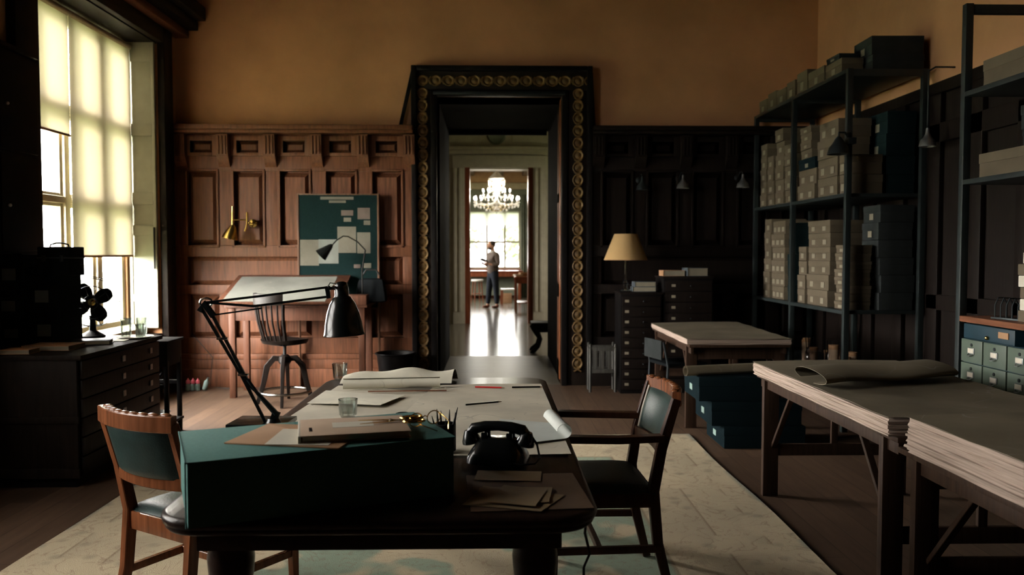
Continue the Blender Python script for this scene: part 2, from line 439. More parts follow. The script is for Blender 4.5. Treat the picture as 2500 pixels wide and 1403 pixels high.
def panelling(tname, xa, xb, centres, m):
    yb, yf = YB - 0.012, YB - 0.095     # recess face, frame face
    root = struct(B().box(xa, xb, yb, YB, 0, 2.77).obj(tname, m))
    hw = 0.165
    rails = [(0.36, 0.53), (1.0, 1.10), (1.40, 1.52), (2.31, 2.47), (2.68, 2.70)]
    for z0, z1 in rails:
        B().box(xa, xb, yf, yb, z0, z1, 0.006).obj('rail', m, root)
    edges = [xa] + [v for c in centres for v in (c - hw, c + hw)] + [xb]
    st = [(edges[i], edges[i + 1]) for i in range(0, len(edges), 2) if edges[i + 1] - edges[i] > 0.02]
    frame_grid(st, 0.53, 1.0, yf, yb, m, root)
    frame_grid(st, 1.52, 2.31, yf, yb, m, root)
    frame_grid([(st[0][0], st[0][1]), (st[-1][0], st[-1][1])], 1.10, 1.40, yf, yb, m, root)
    raised_panel(centres[0] - hw, centres[-1] + hw, 1.10, 1.40, yb, 0.03, m, root)
    for c in centres:
        raised_panel(c - hw + 0.012, c + hw - 0.012, 0.542, 0.988, yb, 0.055, m, root, inset=0.05)
        raised_panel(c - hw + 0.012, c + hw - 0.012, 1.532, 2.298, yb, 0.055, m, root, inset=0.05)
        for u in (c - hw, c + hw):      # applied bead round the tall panels
            B().box(u - 0.012, u + 0.012, yf - 0.016, yf, 1.5, 2.33, 0.004).obj('bead', m, root)
        for z in (1.51, 2.32):
            B().box(c - hw - 0.012, c + hw + 0.012, yf - 0.016, yf, z - 0.012, z + 0.012, 0.004).obj('bead', m, root)
        # frieze block with a small sunk panel
        fz = B()
        for (a0, a1, b0, b1) in ((-hw - 0.03, -0.115, 2.47, 2.68), (0.115, hw + 0.03, 2.47, 2.68), (-0.115, 0.115, 2.47, 2.505), (-0.115, 0.115, 2.63, 2.68)):
            fz.box(c + a0, c + a1, yf - 0.02, yb, b0, b1, 0.004)
        f0 = fz.obj('frieze_frame', m, root)
        raised_panel(c - 0.115, c + 0.115, 2.505, 2.63, yb, 0.045, m, f0, 'frieze_panel', 0.035)
    mids = [(a + b) / 2 for a, b in zip(centres, centres[1:])]
    d = centres[1] - centres[0]
    for c in [centres[0] - d / 2 + 0.04] + mids + [centres[-1] + d / 2]:
        if not (xa < c < xb): continue
        b = B()
        prof = [(0, 2.69), (-0.10, 2.69), (-0.10, 2.52), (-0.085, 2.46), (-0.05, 2.40), (-0.015, 2.36), (0, 2.35)]
        MM = Matrix(((0, 0, 1, c), (1, 0, 0, yf), (0, 1, 0, 0), (0, 0, 0, 1)))
        b.prism(prof, -0.06, 0.06, MM)
        cb = b.obj('corbel', m, root, smooth=False)
        for q in (-0.036, 0, 0.036):
            B().box(c + q - 0.009, c + q + 0.009, yf - 0.112, yf - 0.098, 2.48, 2.67, 0.004).obj('flute', m, cb)
    B().box(xa, xb, yf - 0.12, yb, 2.70, 2.735, 0.008).obj('cornice', m, root)
    B().box(xa, xb, yf - 0.15, yb, 2.735, 2.785, 0.012).obj('cornice', m, root)
    B().box(xa, xb, yf - 0.035, yb, 0.0, 0.20, 0.008).obj('skirting', m, root)
    B().box(xa, xb, yf - 0.018, yb, 0.20, 0.30, 0.008).obj('skirting', m, root)
    B().box(xa, xb, yf - 0.026, yb, 0.30, 0.36, 0.012).obj('skirting', m, root)
    return root
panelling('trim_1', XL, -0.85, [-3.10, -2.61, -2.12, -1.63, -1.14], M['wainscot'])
panelling('trim_2', 1.06, XR, [1.33, 1.82, 2.31, 2.80, 3.27], M['dark'])  # same panelling as the left; its shade painted in as near-black wood

# right wall panelling, plain
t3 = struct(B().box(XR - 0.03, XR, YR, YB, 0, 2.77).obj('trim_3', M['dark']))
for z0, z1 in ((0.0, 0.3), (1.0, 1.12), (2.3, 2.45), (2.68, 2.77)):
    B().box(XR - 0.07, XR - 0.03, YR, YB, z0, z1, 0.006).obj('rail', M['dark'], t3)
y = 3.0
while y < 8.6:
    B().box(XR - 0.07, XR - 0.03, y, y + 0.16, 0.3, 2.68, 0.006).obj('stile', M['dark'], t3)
    y += 0.55

# ---- carved doorway: dark frame with a gilt guilloche
dc = struct(B().box(DX0 - 0.06, DX0, YB - 0.10, YB + 0.02, 0, DZ + 0.06, 0.01).obj('trim_4', M['ebony']))
B().box(DX1, DX1 + 0.06, YB - 0.10, YB + 0.02, 0, DZ + 0.06, 0.01).obj('architrave', M['ebony'], dc)
B().box(DX0, DX1, YB - 0.10, YB + 0.02, DZ, DZ + 0.06, 0.01).obj('architrave', M['ebony'], dc)
OX0, OX1, OZ = -0.845, 1.03, 3.40
M['casing'] = mat('stained_casing_wood', (0.012, 0.008, 0.006), 0.5, spec=0.12)
B().box(OX0, DX0 - 0.06, YB - 0.07, YB, 0, DZ + 0.06, 0.008).obj('casing', M['casing'], dc)
B().box(DX1 + 0.06, OX1, YB - 0.07, YB, 0, DZ + 0.06, 0.008).obj('casing', M['casing'], dc)
B().box(OX0, OX1, YB - 0.07, YB, DZ + 0.06, OZ, 0.008).obj('casing', M['casing'], dc)
# outer raised edge and back fillet
B().box(OX0 - 0.03, OX0 + 0.025, YB - 0.13, YB, 0, OZ + 0.03, 0.01).obj('edge_moulding', M['ebony'], dc)
B().box(OX1 - 0.025, OX1 + 0.03, YB - 0.13, YB, 0, OZ + 0.03, 0.01).obj('edge_moulding', M['ebony'], dc)
B().box(OX0 + 0.025, OX1 - 0.025, YB - 0.13, YB, OZ - 0.025, OZ + 0.03, 0.01).obj('edge_moulding', M['ebony'], dc)
B().box(DX0 - 0.03, DX1 + 0.03, YB - 0.115, YB - 0.10, DZ + 0.005, DZ + 0.04, 0.006).obj('bead', M['iron'], dc)
for sx, x in ((-1, OX0 - 0.02), (1, OX1 + 0.02)):      # raking side wings
    B().bar([(x, YB - 0.05, OZ - 0.03), (x + sx * (0.135 if sx < 0 else 0.03), YB - 0.05, 2.78)], 0.035, 0.05, up=(0, 1, 0)).obj('raking_wing', M['ebony'], dc)
# guilloche rosettes
gb = B(); gb.lathe([(0.052, 0.0), (0.06, 0.010), (0.052, 0.018), (0.043, 0.010), (0.035, 0.004), (0.022, 0.012), (0.0, 0.016)], 20)
gb_m = gb.mesh('rosette'); gb_m.materials.append(M['gilt'])
xb = B()
for sgn in (-1, 1):
    xb.bar([(-0.022, -0.04 * sgn, 0.012), (0, 0, 0.016), (0.022, 0.04 * sgn, 0.012)], 0.014, 0.012, up=(0, 0, 1))
xb_m = xb.mesh('crossing'); xb_m.materials.append(M['gilt'])
spots = []
n = 13
zt = (DZ + 0.06 + OZ - 0.025) / 2
xl, xr = (OX0 + 0.025 + DX0 - 0.06) / 2 - 0.01, OX1 - 0.12
for i in range(n): spots.append((xl + (xr - xl) * i / (n - 1), zt, 0))
for x in (xl, xr):
    k = 0
    z = zt - 0.132
    while z > 0.2:
        spots.append((x, z, 1)); z -= 0.132
for x, z, v in spots:
    o = link('rosette', gb_m, M['gilt'], dc, (x, YB - 0.07, z), (PI / 2, 0, 0))
    c = link('crossing', xb_m, M['gilt'], dc, ((x + 0.066, YB - 0.07, z) if not v else (x, YB - 0.07, z - 0.066)), (PI / 2, (PI / 2 if v else 0), 0))

# ---- deep jambs and the dark vestibule behind the doorway
d1 = struct(B().box(DX0 - 0.06, DX0, YB + 0.02, 11.4, 0, DZ).obj('door_1', M['vest']))  # left jamb painted black for its unlit side, unlike the right jamb
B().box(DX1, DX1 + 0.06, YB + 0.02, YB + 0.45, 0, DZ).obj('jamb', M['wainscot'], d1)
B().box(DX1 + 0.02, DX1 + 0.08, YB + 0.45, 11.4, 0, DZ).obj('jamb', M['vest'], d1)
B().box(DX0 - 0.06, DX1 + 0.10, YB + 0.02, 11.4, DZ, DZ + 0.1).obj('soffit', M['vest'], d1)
for z0, z1 in ((0.25, 0.95), (1.1, 2.0), (2.1, 3.0)):
    b = B(); b.box(DX1 - 0.012, DX1, YB + 0.10, YB + 0.37, z0, z1, 0.008); b.obj('jamb_panel', M['wainscot'], d1)
for q in (0.05, 0.085):
    B().cyl((DX1 - 0.004, YB + q, 0.05), (DX1 - 0.004, YB + q, DZ - 0.02), 0.011, n=10).obj('bead', M['chairwood'], d1)
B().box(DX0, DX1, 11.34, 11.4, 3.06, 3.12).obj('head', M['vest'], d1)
# side walls that close the vestibule off the ante-room
wv = struct(B().box(-4.5, DX0, 11.3, 11.42, 0, 4.5).obj('wall_vestibule', M['white']))
B().box(DX1 + 0.06, 4.5, 11.3, 11.42, 0, 4.5).obj('wall_section', M['white'], wv)
B().box(DX0, DX1 + 0.06, 11.3, 11.42, 3.12, 4.5).obj('wall_section', M['white'], wv)

# ---- ante-room
Y3 = 16.6
A0, A1, AZ = -0.58, 0.80, 3.15
wa = struct(B().box(-4.5, A0, Y3, Y3 + 0.4, 0, 4.5).obj('wall_anteroom', M['white']))
B().box(A1, 4.5, Y3, Y3 + 0.4, 0, 4.5).obj('wall_section', M['white'], wa)
B().box(A0, A1, Y3, Y3 + 0.4, AZ, 4.5).obj('wall_section', M['white'], wa)
B().box(-4.6, -4.5, 11.42, Y3, 0, 4.5).obj('wall_section', M['white'], wa)
ax = struct(B().box(4.5, 4.6, 14.9, Y3, 0, 4.5).obj('wall_anteroom_side', M['white']))
B().box(4.5, 4.6, 11.42, 13.1, 0, 4.5).obj('wall_section', M['white'], ax)
B().box(4.5, 4.6, 13.1, 14.9, 0, 0.9).obj('wall_section', M['white'], ax)
B().box(4.5, 4.6, 13.1, 14.9, 3.2, 4.5).obj('wall_section', M['white'], ax)
struct(B().box(-4.6, 4.6, 11.3, Y3 + 0.4, 4.5, 4.6).obj('ceiling_anteroom', M['farceil']))
ac = struct(B().box(A0 - 0.24, A0, Y3 - 0.07, Y3, 0, AZ, 0.01).obj('trim_5', M['white']))
B().box(A1, A1 + 0.24, Y3 - 0.07, Y3, 0, AZ, 0.01).obj('casing', M['white'], ac)
B().box(A0 - 0.24, A1 + 0.24, Y3 - 0.07, Y3, AZ, AZ + 0.24, 0.01).obj('casing', M['white'], ac)
for x0 in (A0 - 0.22, A0 - 0.12, A1 + 0.03, A1 + 0.13):
    B().box(x0, x0 + 0.06, Y3 - 0.095, Y3 - 0.07, 0.25, AZ - 0.02, 0.01).obj('moulding', M['white'], ac)
B().box(A0 - 0.32, A1 + 0.32, Y3 - 0.14, Y3, AZ + 0.26, AZ + 0.34, 0.015).obj('cornice', M['white'], ac)
B().box(A0 - 0.36, A1 + 0.36, Y3 - 0.2, Y3, AZ + 0.34, AZ + 0.40, 0.015).obj('cornice', M['white'], ac)
B().lathe([(0.02, 0.02), (0.12, 0.03), (0.17, 0.05), (0.19, 0.03), (0.2, 0.0)], 24, M=Matrix.Translation((0.06, Y3 - 0.0, AZ + 0.66)) @ Matrix.Rotation(PI / 2, 4, 'X')).obj('medallion', M['farwall'], ac)
for x0, x1 in ((-1.2, -0.25), (0.38, 1.3)):
    B().box(x0, x1, Y3 - 0.03, Y3, AZ + 0.5, AZ + 0.85, 0.015).obj('overdoor_panel', M['white'], ac)
d2 = struct(B().box(A0, A0 + 0.10, Y3, Y3 + 0.42, 0, AZ).obj('door_2', M['redwood']))
B().box(A1 - 0.10, A1, Y3, Y3 + 0.42, 0, AZ).obj('jamb', M['redwood'], d2)
B().box(A0 + 0.10, A1 - 0.10, Y3, Y3 + 0.42, AZ - 0.03, AZ).obj('head', M['white'], d2)

# ---- far room with its window
Y4 = 26.0
FX0, FX1, FZ0, FZ1 = -0.86, 0.86, 0.92, 2.75
SX0, SX1 = 19.0, 24.0
wf = struct(B().box(-4.5, FX0, Y4, Y4 + 0.4, 0, 4.2).obj('wall_far', M['farwall']))
B().box(FX1, 4.5, Y4, Y4 + 0.4, 0, 4.2).obj('wall_section', M['farwall'], wf)
B().box(FX0, FX1, Y4, Y4 + 0.4, FZ1, 4.2).obj('wall_section', M['farwall'], wf)
B().box(FX0, FX1, Y4, Y4 + 0.4, 0, FZ0).obj('wall_section', M['redwood'], wf)
wfl = struct(B().box(-4.6, -4.5, Y3 + 0.4, SX0, 0, 4.2).obj('wall_far_left', M['farwall']))
B().box(-4.6, -4.5, SX1, Y4, 0, 4.2).obj('wall_section', M['farwall'], wfl)
B().box(-4.6, -4.5, SX0, SX1, 0, 0.9).obj('wall_section', M['farwall'], wfl)
B().box(-4.6, -4.5, SX0, SX1, 3.2, 4.2).obj('wall_section', M['farwall'], wfl)
struct(B().box(4.5, 4.6, Y3 + 0.4, Y4, 0, 4.2).obj('wall_far_right', M['farwall']))
fc = struct(B().box(-4.6, 4.6, Y3 + 0.4, Y4 + 0.4, 3.95, 4.05).obj('ceiling_far', M['farceil']))
B().box(-4.5, 4.5, Y4 - 0.35, Y4, 3.62, 3.95, 0.05).obj('cornice', M['kraft'], fc)
B().box(-4.5, 4.5, Y4 - 0.22, Y4, 3.42, 3.62, 0.04).obj('cornice', M['farceil'], fc)
for x in (-0.75, 0.15, 1.05):
    B().box(x - 0.16, x + 0.16, Y3 + 0.5, Y4 - 0.4, 3.82, 3.95, 0.02).obj('beam', M['boardframe'], fc)

def window(name, axis, pos, a0, a1, z0, z1, bars, trans, fw, m, depth=0.06, gm=None):
    """frame + mullions + transoms + one pane; axis 'X' wall plane at X=pos, 'Y' at Y=pos"""
    def bx(u0, u1, v0, v1, nm, par, mm=m, d=depth, bev=0.008):
        if axis == 'X': b = B().box(pos - d / 2, pos + d / 2, u0, u1, v0, v1, bev)
        else: b = B().box(u0, u1, pos - d / 2, pos + d / 2, v0, v1, bev)
        return b.obj(nm, mm, par)
    root = struct(bx(a0, a1, z0, z0 + fw, name, None, d=depth * 1.4))
    bx(a0, a1, z1 - fw, z1, 'frame_head', root)
    bx(a0, a0 + fw, z0 + fw, z1 - fw, 'frame_side', root); bx(a1 - fw, a1, z0 + fw, z1 - fw, 'frame_side', root)
    cols = [a0 + fw] + [v for c, h in bars for v in (c - h, c + h)] + [a1 - fw]
    rows = [z0 + fw] + [v for c, h in trans for v in (c - h, c + h)] + [z1 - fw]
    for c, h in bars: bx(c - h, c + h, z0 + fw, z1 - fw, 'mullion', root)
    for c, h in trans:
        for i in range(0, len(cols), 2): bx(cols[i], cols[i + 1], c - h, c + h, 'transom', root)
    for i in range(0, len(cols), 2):
        for j in range(0, len(rows), 2):
            bx(cols[i], cols[i + 1], rows[j], rows[j + 1], 'pane', root, gm or M['glass'], 0.006, 0)
    return root
XG = XL - 0.36
w1 = window('window_1', 'X', XG, W1[0], W1[1], WZ0, WZ1, [(6.66, 0.07), (7.24, 0.085), (7.80, 0.095)], [(1.90, 0.06), (2.68, 0.06)], 0.15, M['cream'], 0.07)
w2 = window('window_2', 'X', XG, W2[0], W2[1], W2Z, WZ1, [(2.27, 0.035), (2.85, 0.07), (3.43, 0.035)], [(1.90, 0.045), (2.68, 0.045)], 0.09, M['cream'], 0.09, gm=M['glassfar'])
w3 = window('window_3', 'Y', Y4 + 0.2, FX0, FX1, FZ0, FZ1, [(-0.21, 0.035), (0.36, 0.035)], [(1.77, 0.035)], 0.06, M['white'], gm=M['glassfar'])
window('window_4', 'X', 4.55, 13.1, 14.9, 0.9, 3.2, [(14.0, 0.04)], [(2.0, 0.03)], 0.06, M['white'], gm=M['glassfar'])
window('window_5', 'X', -4.55, SX0, SX1, 0.9, 3.2, [(20.2, 0.05), (21.5, 0.05), (22.8, 0.05)], [(2.0, 0.03)], 0.06, M['white'], gm=M['glassfar'])
for c_, h_ in ((6.66, 0.035), (7.24, 0.045), (7.80, 0.05)):
    B().box(XG + 0.03, XG + 0.06, c_ - h_, c_ + h_, WZ0 + 0.15, WZ1 - 0.15, 0.008).obj('mullion_bead', M['cream'], w1)
for z_ in (1.90, 2.68):
    B().box(XG + 0.03, XG + 0.055, W1[0] + 0.15, W1[1] - 0.15, z_ - 0.03, z_ + 0.03, 0.008).obj('transom_bead', M['cream'], w1)
B().box(XG + 0.03, XG + 0.06, W1[1] - 0.09, W1[1] - 0.052, WZ0 + 0.15, WZ1 - 0.15, 0.006).obj('frame_bead', M['kraft'], w1)
# sloping inner sill of window 1
B().prism([(0, 0), (0.20, -0.03), (0.20, -0.08), (0, -0.08)], W1[0], W1[1], Matrix(((1, 0, 0, XG + 0.04), (0, 0, 1, 0), (0, 1, 0, WZ0 + 0.10), (0, 0, 0, 1)))).obj('sill', M['cream'], w1, smooth=False)
# folding shutter on the far jamb, leaf with recessed panels
def shutter(x0, x1, yf, par, m):
    b = B().box(x0, x1, yf, yf + 0.03, WZ0 + 0.06, WZ1 - 0.02, 0.004); s = b.obj('shutter', m, par)
    rows = [(0.72, 0.95), (1.02, 1.62), (1.72, 1.93), (2.05, 2.62), (2.74, 3.36)]
    zc = WZ0 + 0.06
    st = 0.03
    B().box(x0, x0 + st, yf - 0.012, yf, zc, WZ1 - 0.02, 0.003).obj('stile', m, s)
    B().box(x1 - st, x1, yf - 0.012, yf, zc, WZ1 - 0.02, 0.003).obj('stile', m, s)
    prev = zc
    for r0, r1 in rows + [(WZ1 - 0.02, None)]:
        B().box(x0 + st, x1 - st, yf - 0.012, yf, prev, r0, 0.003).obj('rail', m, s)
        prev = r1
    return s
shutter(XL - 0.285, XL - 0.01, W1[1] - 0.05, w1, M['shutter'])
B().cyl((XL - 0.03, W1[1] - 0.075, 1.28), (XL - 0.03, W1[1] - 0.075, 1.70), 0.008).obj('shutter_bar', M['ebony'], w1)
# dark architraves and head of the visible window bay
t6 = struct(B().box(XL, XL + 0.07, W1[1] + 0.0, YB - 0.24, 0, 3.72, 0.012).obj('trim_6', M['dark']))
B().box(XL, XL + 0.07, W1[0] - 0.30, W1[0] + 0.0, 0, 3.72, 0.012).obj('architrave', M['dark'], t6)
B().box(XL, XL + 0.07, W1[0], W1[1], WZ1 - 0.02, 3.72, 0.012).obj('architrave', M['dark'], t6)
B().box(XL, XL + 0.16, W1[0] - 0.4, YB, 3.72, 3.80, 0.02).obj('head_cornice', M['wainscot'], t6)  # lit band of the dark cornice, painted in as lighter wood
B().box(XL, XL + 0.26, W1[0] - 0.4, YB, 3.80, 3.90, 0.02).obj('head_cornice', M['dark'], t6)
B().box(XL, XL + 0.34, W1[0] - 0.4, YB, 3.90, 4.05, 0.02).obj('head_cornice', M['dark'], t6)
B().box(XL - 0.30, XL, W1[0], W1[1], WZ1 - 0.03, WZ1).obj('soffit', M['dark'], t6)

# roller blinds
def blind(label, y0, y1, zb, zt, x, cloth=None):
    t = thing('roller_blind', label, 'blind', (x, (y0 + y1) / 2, zb), 0, 'cream roller blinds in the tall window')
    h = zt - zb; wd = (y1 - y0) / 2
    def fn(u, v):
        return (0.006 * math.sin(u * PI) * (1 - v), -wd + u * 2 * wd, 0.02 + v * (h - 0.02))
    B().sheet(fn, 16, 12, 0.0015).obj('blind_cloth', cloth or M['blind'], t)
    B().box(-0.008, 0.008, -wd, wd, 0, 0.022, 0.004).obj('bottom_batten', M['kraft'], t)
    B().cyl((0, -wd, h), (0, wd, h), 0.028, n=14).obj('roller_tube', M['farceil'], t)
    return t
blind('short cream roller blind, half lowered, nearer the dark cabinet', 6.19, 7.196, 2.44, 3.50, XL - 0.25)
blind('long cream roller blind, lowered to the fan, beside the grey shutter', 7.206, 8.384, 1.40, 3.50, XL - 0.25)

# outside: lawn, a pale facade across from the tall window, garden trees
gr = B().box(-60, 60, -30, 90, -1.6, -1.5).obj('ground', M['grass']); struct(gr)

# portals that guide the daylight through the windows
portal('daylight_guide', (XO - 0.02, (W1[0] + W1[1]) / 2, (WZ0 + WZ1) / 2), (0, -PI / 2, 0), WZ1 - WZ0, W1[1] - W1[0])
portal('daylight_guide', (XO - 0.02, (W2[0] + W2[1]) / 2, (WZ0 + WZ1) / 2), (0, -PI / 2, 0), WZ1 - WZ0, W2[1] - W2[0])
portal('daylight_guide', (0, Y4 + 0.42, (FZ0 + FZ1) / 2), (-PI / 2, 0, 0), FX1 - FX0, FZ1 - FZ0)
portal('daylight_guide', (4.62, 14.0, 2.05), (0, PI / 2, 0), 2.3, 1.8)
portal('daylight_guide', (-4.62, 21.5, 2.05), (0, -PI / 2, 0), 2.3, 5.0)

# ================================================================== rug
def rug_mat(x0, x1, y0, y1):
    m, t, p = nt('faded_floral_carpet')
    tc = N(t, 'ShaderNodeTexCoord'); sx = N(t, 'ShaderNodeSeparateXYZ')
    t.links.new(tc.outputs['Object'], sx.inputs[0])
    def sub(a, bval, rev=False):
        n = N(t, 'ShaderNodeMath', operation='SUBTRACT')
        if rev: n.inputs[0].default_value = bval; t.links.new(a, n.inputs[1])
        else: t.links.new(a, n.inputs[0]); n.inputs[1].default_value = bval
        return n.outputs[0]
    def mn(a, b):
        n = N(t, 'ShaderNodeMath', operation='MINIMUM'); t.links.new(a, n.inputs[0]); t.links.new(b, n.inputs[1]); return n.outputs[0]
    d = mn(mn(sub(sx.outputs[0], x0), sub(sx.outputs[0], x1, True)), mn(sub(sx.outputs[1], y0), sub(sx.outputs[1], y1, True)))
    cr = (0.50, 0.42, 0.29); cr2 = (0.44, 0.37, 0.26); tl = (0.30, 0.30, 0.22); dk = (0.28, 0.22, 0.15); gn = (0.27, 0.33, 0.25)
    base = ramp(t, [(0.0, (0.26, 0.27, 0.22)), (0.035, cr), (0.16, cr), (0.165, dk), (0.18, cr2), (0.40, cr), (0.405, dk), (0.42, cr2), (0.70, cr), (0.71, dk), (0.735, gn)])
    base.color_ramp.interpolation = 'LINEAR'
    t.links.new(d, base.inputs['Fac'])
    # cream cartouches in the green field
    n1 = N(t, 'ShaderNodeTexNoise'); n1.inputs['Scale'].default_value = 1.7; n1.inputs['Detail'].default_value = 2.5
    t.links.new(tc.outputs['Object'], n1.inputs['Vector'])
    r1 = ramp(t, [(0.50, (0, 0, 0)), (0.53, (1, 1, 1))]); t.links.new(n1.outputs['Fac'], r1.inputs['Fac'])
    mx = N(t, 'ShaderNodeMix', data_type='RGBA'); t.links.new(r1.outputs[0], mx.inputs['Factor'])
    t.links.new(base.outputs[0], mx.inputs['A']); mx.inputs['B'].default_value = (*cr, 1)
    # small floral motifs: vines (contours) and spots
    n2 = N(t, 'ShaderNodeTexNoise'); n2.inputs['Scale'].default_value = 4.5; n2.inputs['Detail'].default_value = 4.5; n2.inputs['Distortion'].default_value = 0.8
    t.links.new(tc.outputs['Object'], n2.inputs['Vector'])
    k = N(t, 'ShaderNodeMath', operation='MULTIPLY'); k.inputs[1].default_value = 24; t.links.new(n2.outputs['Fac'], k.inputs[0])
    s = N(t, 'ShaderNodeMath', operation='SINE'); t.links.new(k.outputs[0], s.inputs[0])
    a = N(t, 'ShaderNodeMath', operation='ABSOLUTE'); t.links.new(s.outputs[0], a.inputs[0])
    rv = ramp(t, [(0.0, (1, 1, 1)), (0.3, (0, 0, 0))]); t.links.new(a.outputs[0], rv.inputs['Fac'])
    mv = N(t, 'ShaderNodeMath', operation='MULTIPLY'); mv.inputs[1].default_value = 0.42; t.links.new(rv.outputs[0], mv.inputs[0])
    m2 = N(t, 'ShaderNodeMix', data_type='RGBA'); t.links.new(mv.outputs[0], m2.inputs['Factor'])
    t.links.new(mx.outputs['Result'], m2.inputs['A']); m2.inputs['B'].default_value = (0.22, 0.13, 0.10, 1)
    vo = N(t, 'ShaderNodeTexVoronoi'); vo.inputs['Scale'].default_value = 7.0
    t.links.new(tc.outputs['Object'], vo.inputs['Vector'])
    rs = ramp(t, [(0.12, (1, 1, 1)), (0.3, (0, 0, 0))]); t.links.new(vo.outputs['Distance'], rs.inputs['Fac'])
    ms = N(t, 'ShaderNodeMath', operation='MULTIPLY'); ms.inputs[1].default_value = 0.4; t.links.new(rs.outputs[0], ms.inputs[0])
    m3 = N(t, 'ShaderNodeMix', data_type='RGBA'); t.links.new(ms.outputs[0], m3.inputs['Factor'])
    t.links.new(m2.outputs['Result'], m3.inputs['A']); m3.inputs['B'].default_value = (0.20, 0.19, 0.15, 1)
    n4 = N(t, 'ShaderNodeTexNoise'); n4.inputs['Scale'].default_value = 1.1; n4.inputs['Detail'].default_value = 5
    t.links.new(tc.outputs['Object'], n4.inputs['Vector'])
    rr = ramp(t, [(0.3, (0.82, 0.82, 0.82)), (0.7, (1.08, 1.06, 1.04))]); t.links.new(n4.outputs['Fac'], rr.inputs['Fac'])
    m4 = N(t, 'ShaderNodeMix', data_type='RGBA', blend_type='MULTIPLY'); m4.inputs['Factor'].default_value = 1
    t.links.new(m3.outputs['Result'], m4.inputs['A']); t.links.new(rr.outputs[0], m4.inputs['B'])
    t.links.new(m4.outputs['Result'], p.inputs['Base Color'])
    p.inputs['Roughness'].default_value = 0.95; p.inputs['Specular IOR Level'].default_value = 0.1
    nb = N(t, 'ShaderNodeTexNoise'); nb.inputs['Scale'].default_value = 220
    t.links.new(tc.outputs['Object'], nb.inputs['Vector'])
    b = N(t, 'ShaderNodeBump'); b.inputs['Strength'].default_value = 0.4; b.inputs['Distance'].default_value = 0.006
    t.links.new(nb.outputs['Fac'], b.inputs['Height']); t.links.new(b.outputs[0], p.inputs['Normal'])
    return m
RX0, RX1, RY0, RY1 = -2.22, 1.54, 2.7, 6.4
def rugf(u, v):
    x = RX0 + u * (RX1 - RX0); y = RY0 + v * (RY1 - RY0)
    e = 0.008 * math.sin(y * 3.1) * (1 if u in (0, 1) else 0)
    return (x + e, y, 0.011 + 0.002 * math.sin(x * 5 + y * 3))
tag(B().sheet(rugf, 30, 40, 0.010).obj('carpet', rug_mat(RX0, RX1, RY0, RY1)), 'large faded cream and green floral carpet under the desk', 'carpet')

# ================================================================== the big desk
DK = dict(x0=-0.90, x1=0.285, y0=2.10, y1=4.50, z=0.76)
def rrect(x0, x1, y0, y1, r, n=8):
    out = []
    for cx, cy, a in ((x1 - r, y1 - r, 0), (x0 + r, y1 - r, PI / 2), (x0 + r, y0 + r, PI), (x1 - r, y0 + r, 1.5 * PI)):
        for k in range(n + 1):
            t = a + PI / 2 * k / n
            out.append((cx + r * math.cos(t), cy + r * math.sin(t)))
    return out
def slab(x0, x1, y0, y1, r, prof):
    """rounded-corner top with a moulded edge; prof = list of (outset, z)"""
    b = B(); rings = []
    for o, z in prof:
        rings.append([b._v((x, y, z), None) for x, y in rrect(x0 - o, x1 + o, y0 - o, y1 + o, r + o)])
    n = len(rings[0])
    for a, c in zip(rings, rings[1:]):
        for k in range(n): b.bm.faces.new((a[k], a[(k + 1) % n], c[(k + 1) % n], c[k]))
    b.bm.faces.new(list(reversed(rings[0]))); b.bm.faces.new(rings[-1])
    return b
dx, dy = (DK['x0'] + DK['x1']) / 2, (DK['y0'] + DK['y1']) / 2
desk = thing('writing_desk', 'long dark wooden desk with turned legs, covered in maps', 'desk', (dx, dy, 0.0145))
hx, hy = (DK['x1'] - DK['x0']) / 2, (DK['y1'] - DK['y0']) / 2
zt = DK['z'] - 0.0145
slab(-hx + 0.03, hx - 0.03, -hy + 0.03, hy - 0.03, 0.10,
     [(0.0, zt - 0.05), (0.012, zt - 0.048), (0.02, zt - 0.04), (0.018, zt - 0.032), (0.026, zt - 0.028), (0.03, zt - 0.016), (0.026, zt - 0.005), (0.014, zt)]).obj('desk_top', M['deskwood'], desk, ang=60)
B().box(-hx + 0.10, hx - 0.10, -hy + 0.09, -hy + 0.12, zt - 0.115, zt - 0.05, 0.004).obj('apron', M['deskwood'], desk)
B().box(-hx + 0.10, hx - 0.10, hy - 0.15, hy - 0.12, zt - 0.115, zt - 0.05, 0.004).obj('apron', M['deskwood'], desk)
B().box(-hx + 0.10, -hx + 0.13, -hy + 0.15, hy - 0.15, zt - 0.115, zt - 0.05, 0.004).obj('apron', M['deskwood'], desk)
B().box(hx - 0.13, hx - 0.10, -hy + 0.15, hy - 0.15, zt - 0.115, zt - 0.05, 0.004).obj('apron', M['deskwood'], desk)
legp = [(0.028, 0), (0.036, 0.02), (0.03, 0.06), (0.026, 0.1), (0.034, 0.2), (0.046, 0.32), (0.05, 0.40), (0.044, 0.44), (0.05, 0.452), (0.052, 0.462), (0.044, 0.475), (0.05, 0.49), (0.06, 0.54), (0.064, 0.59), (0.058, 0.63), (0.062, 0.645), (0.062, 0.70)]
for sx_ in (-1, 1):
    for sy_ in (-1, 1):
        B().lathe(legp, 24, (sx_ * (hx - 0.17), sy_ * (hy - 0.16), 0)).obj('leg', M['deskwood'], desk)

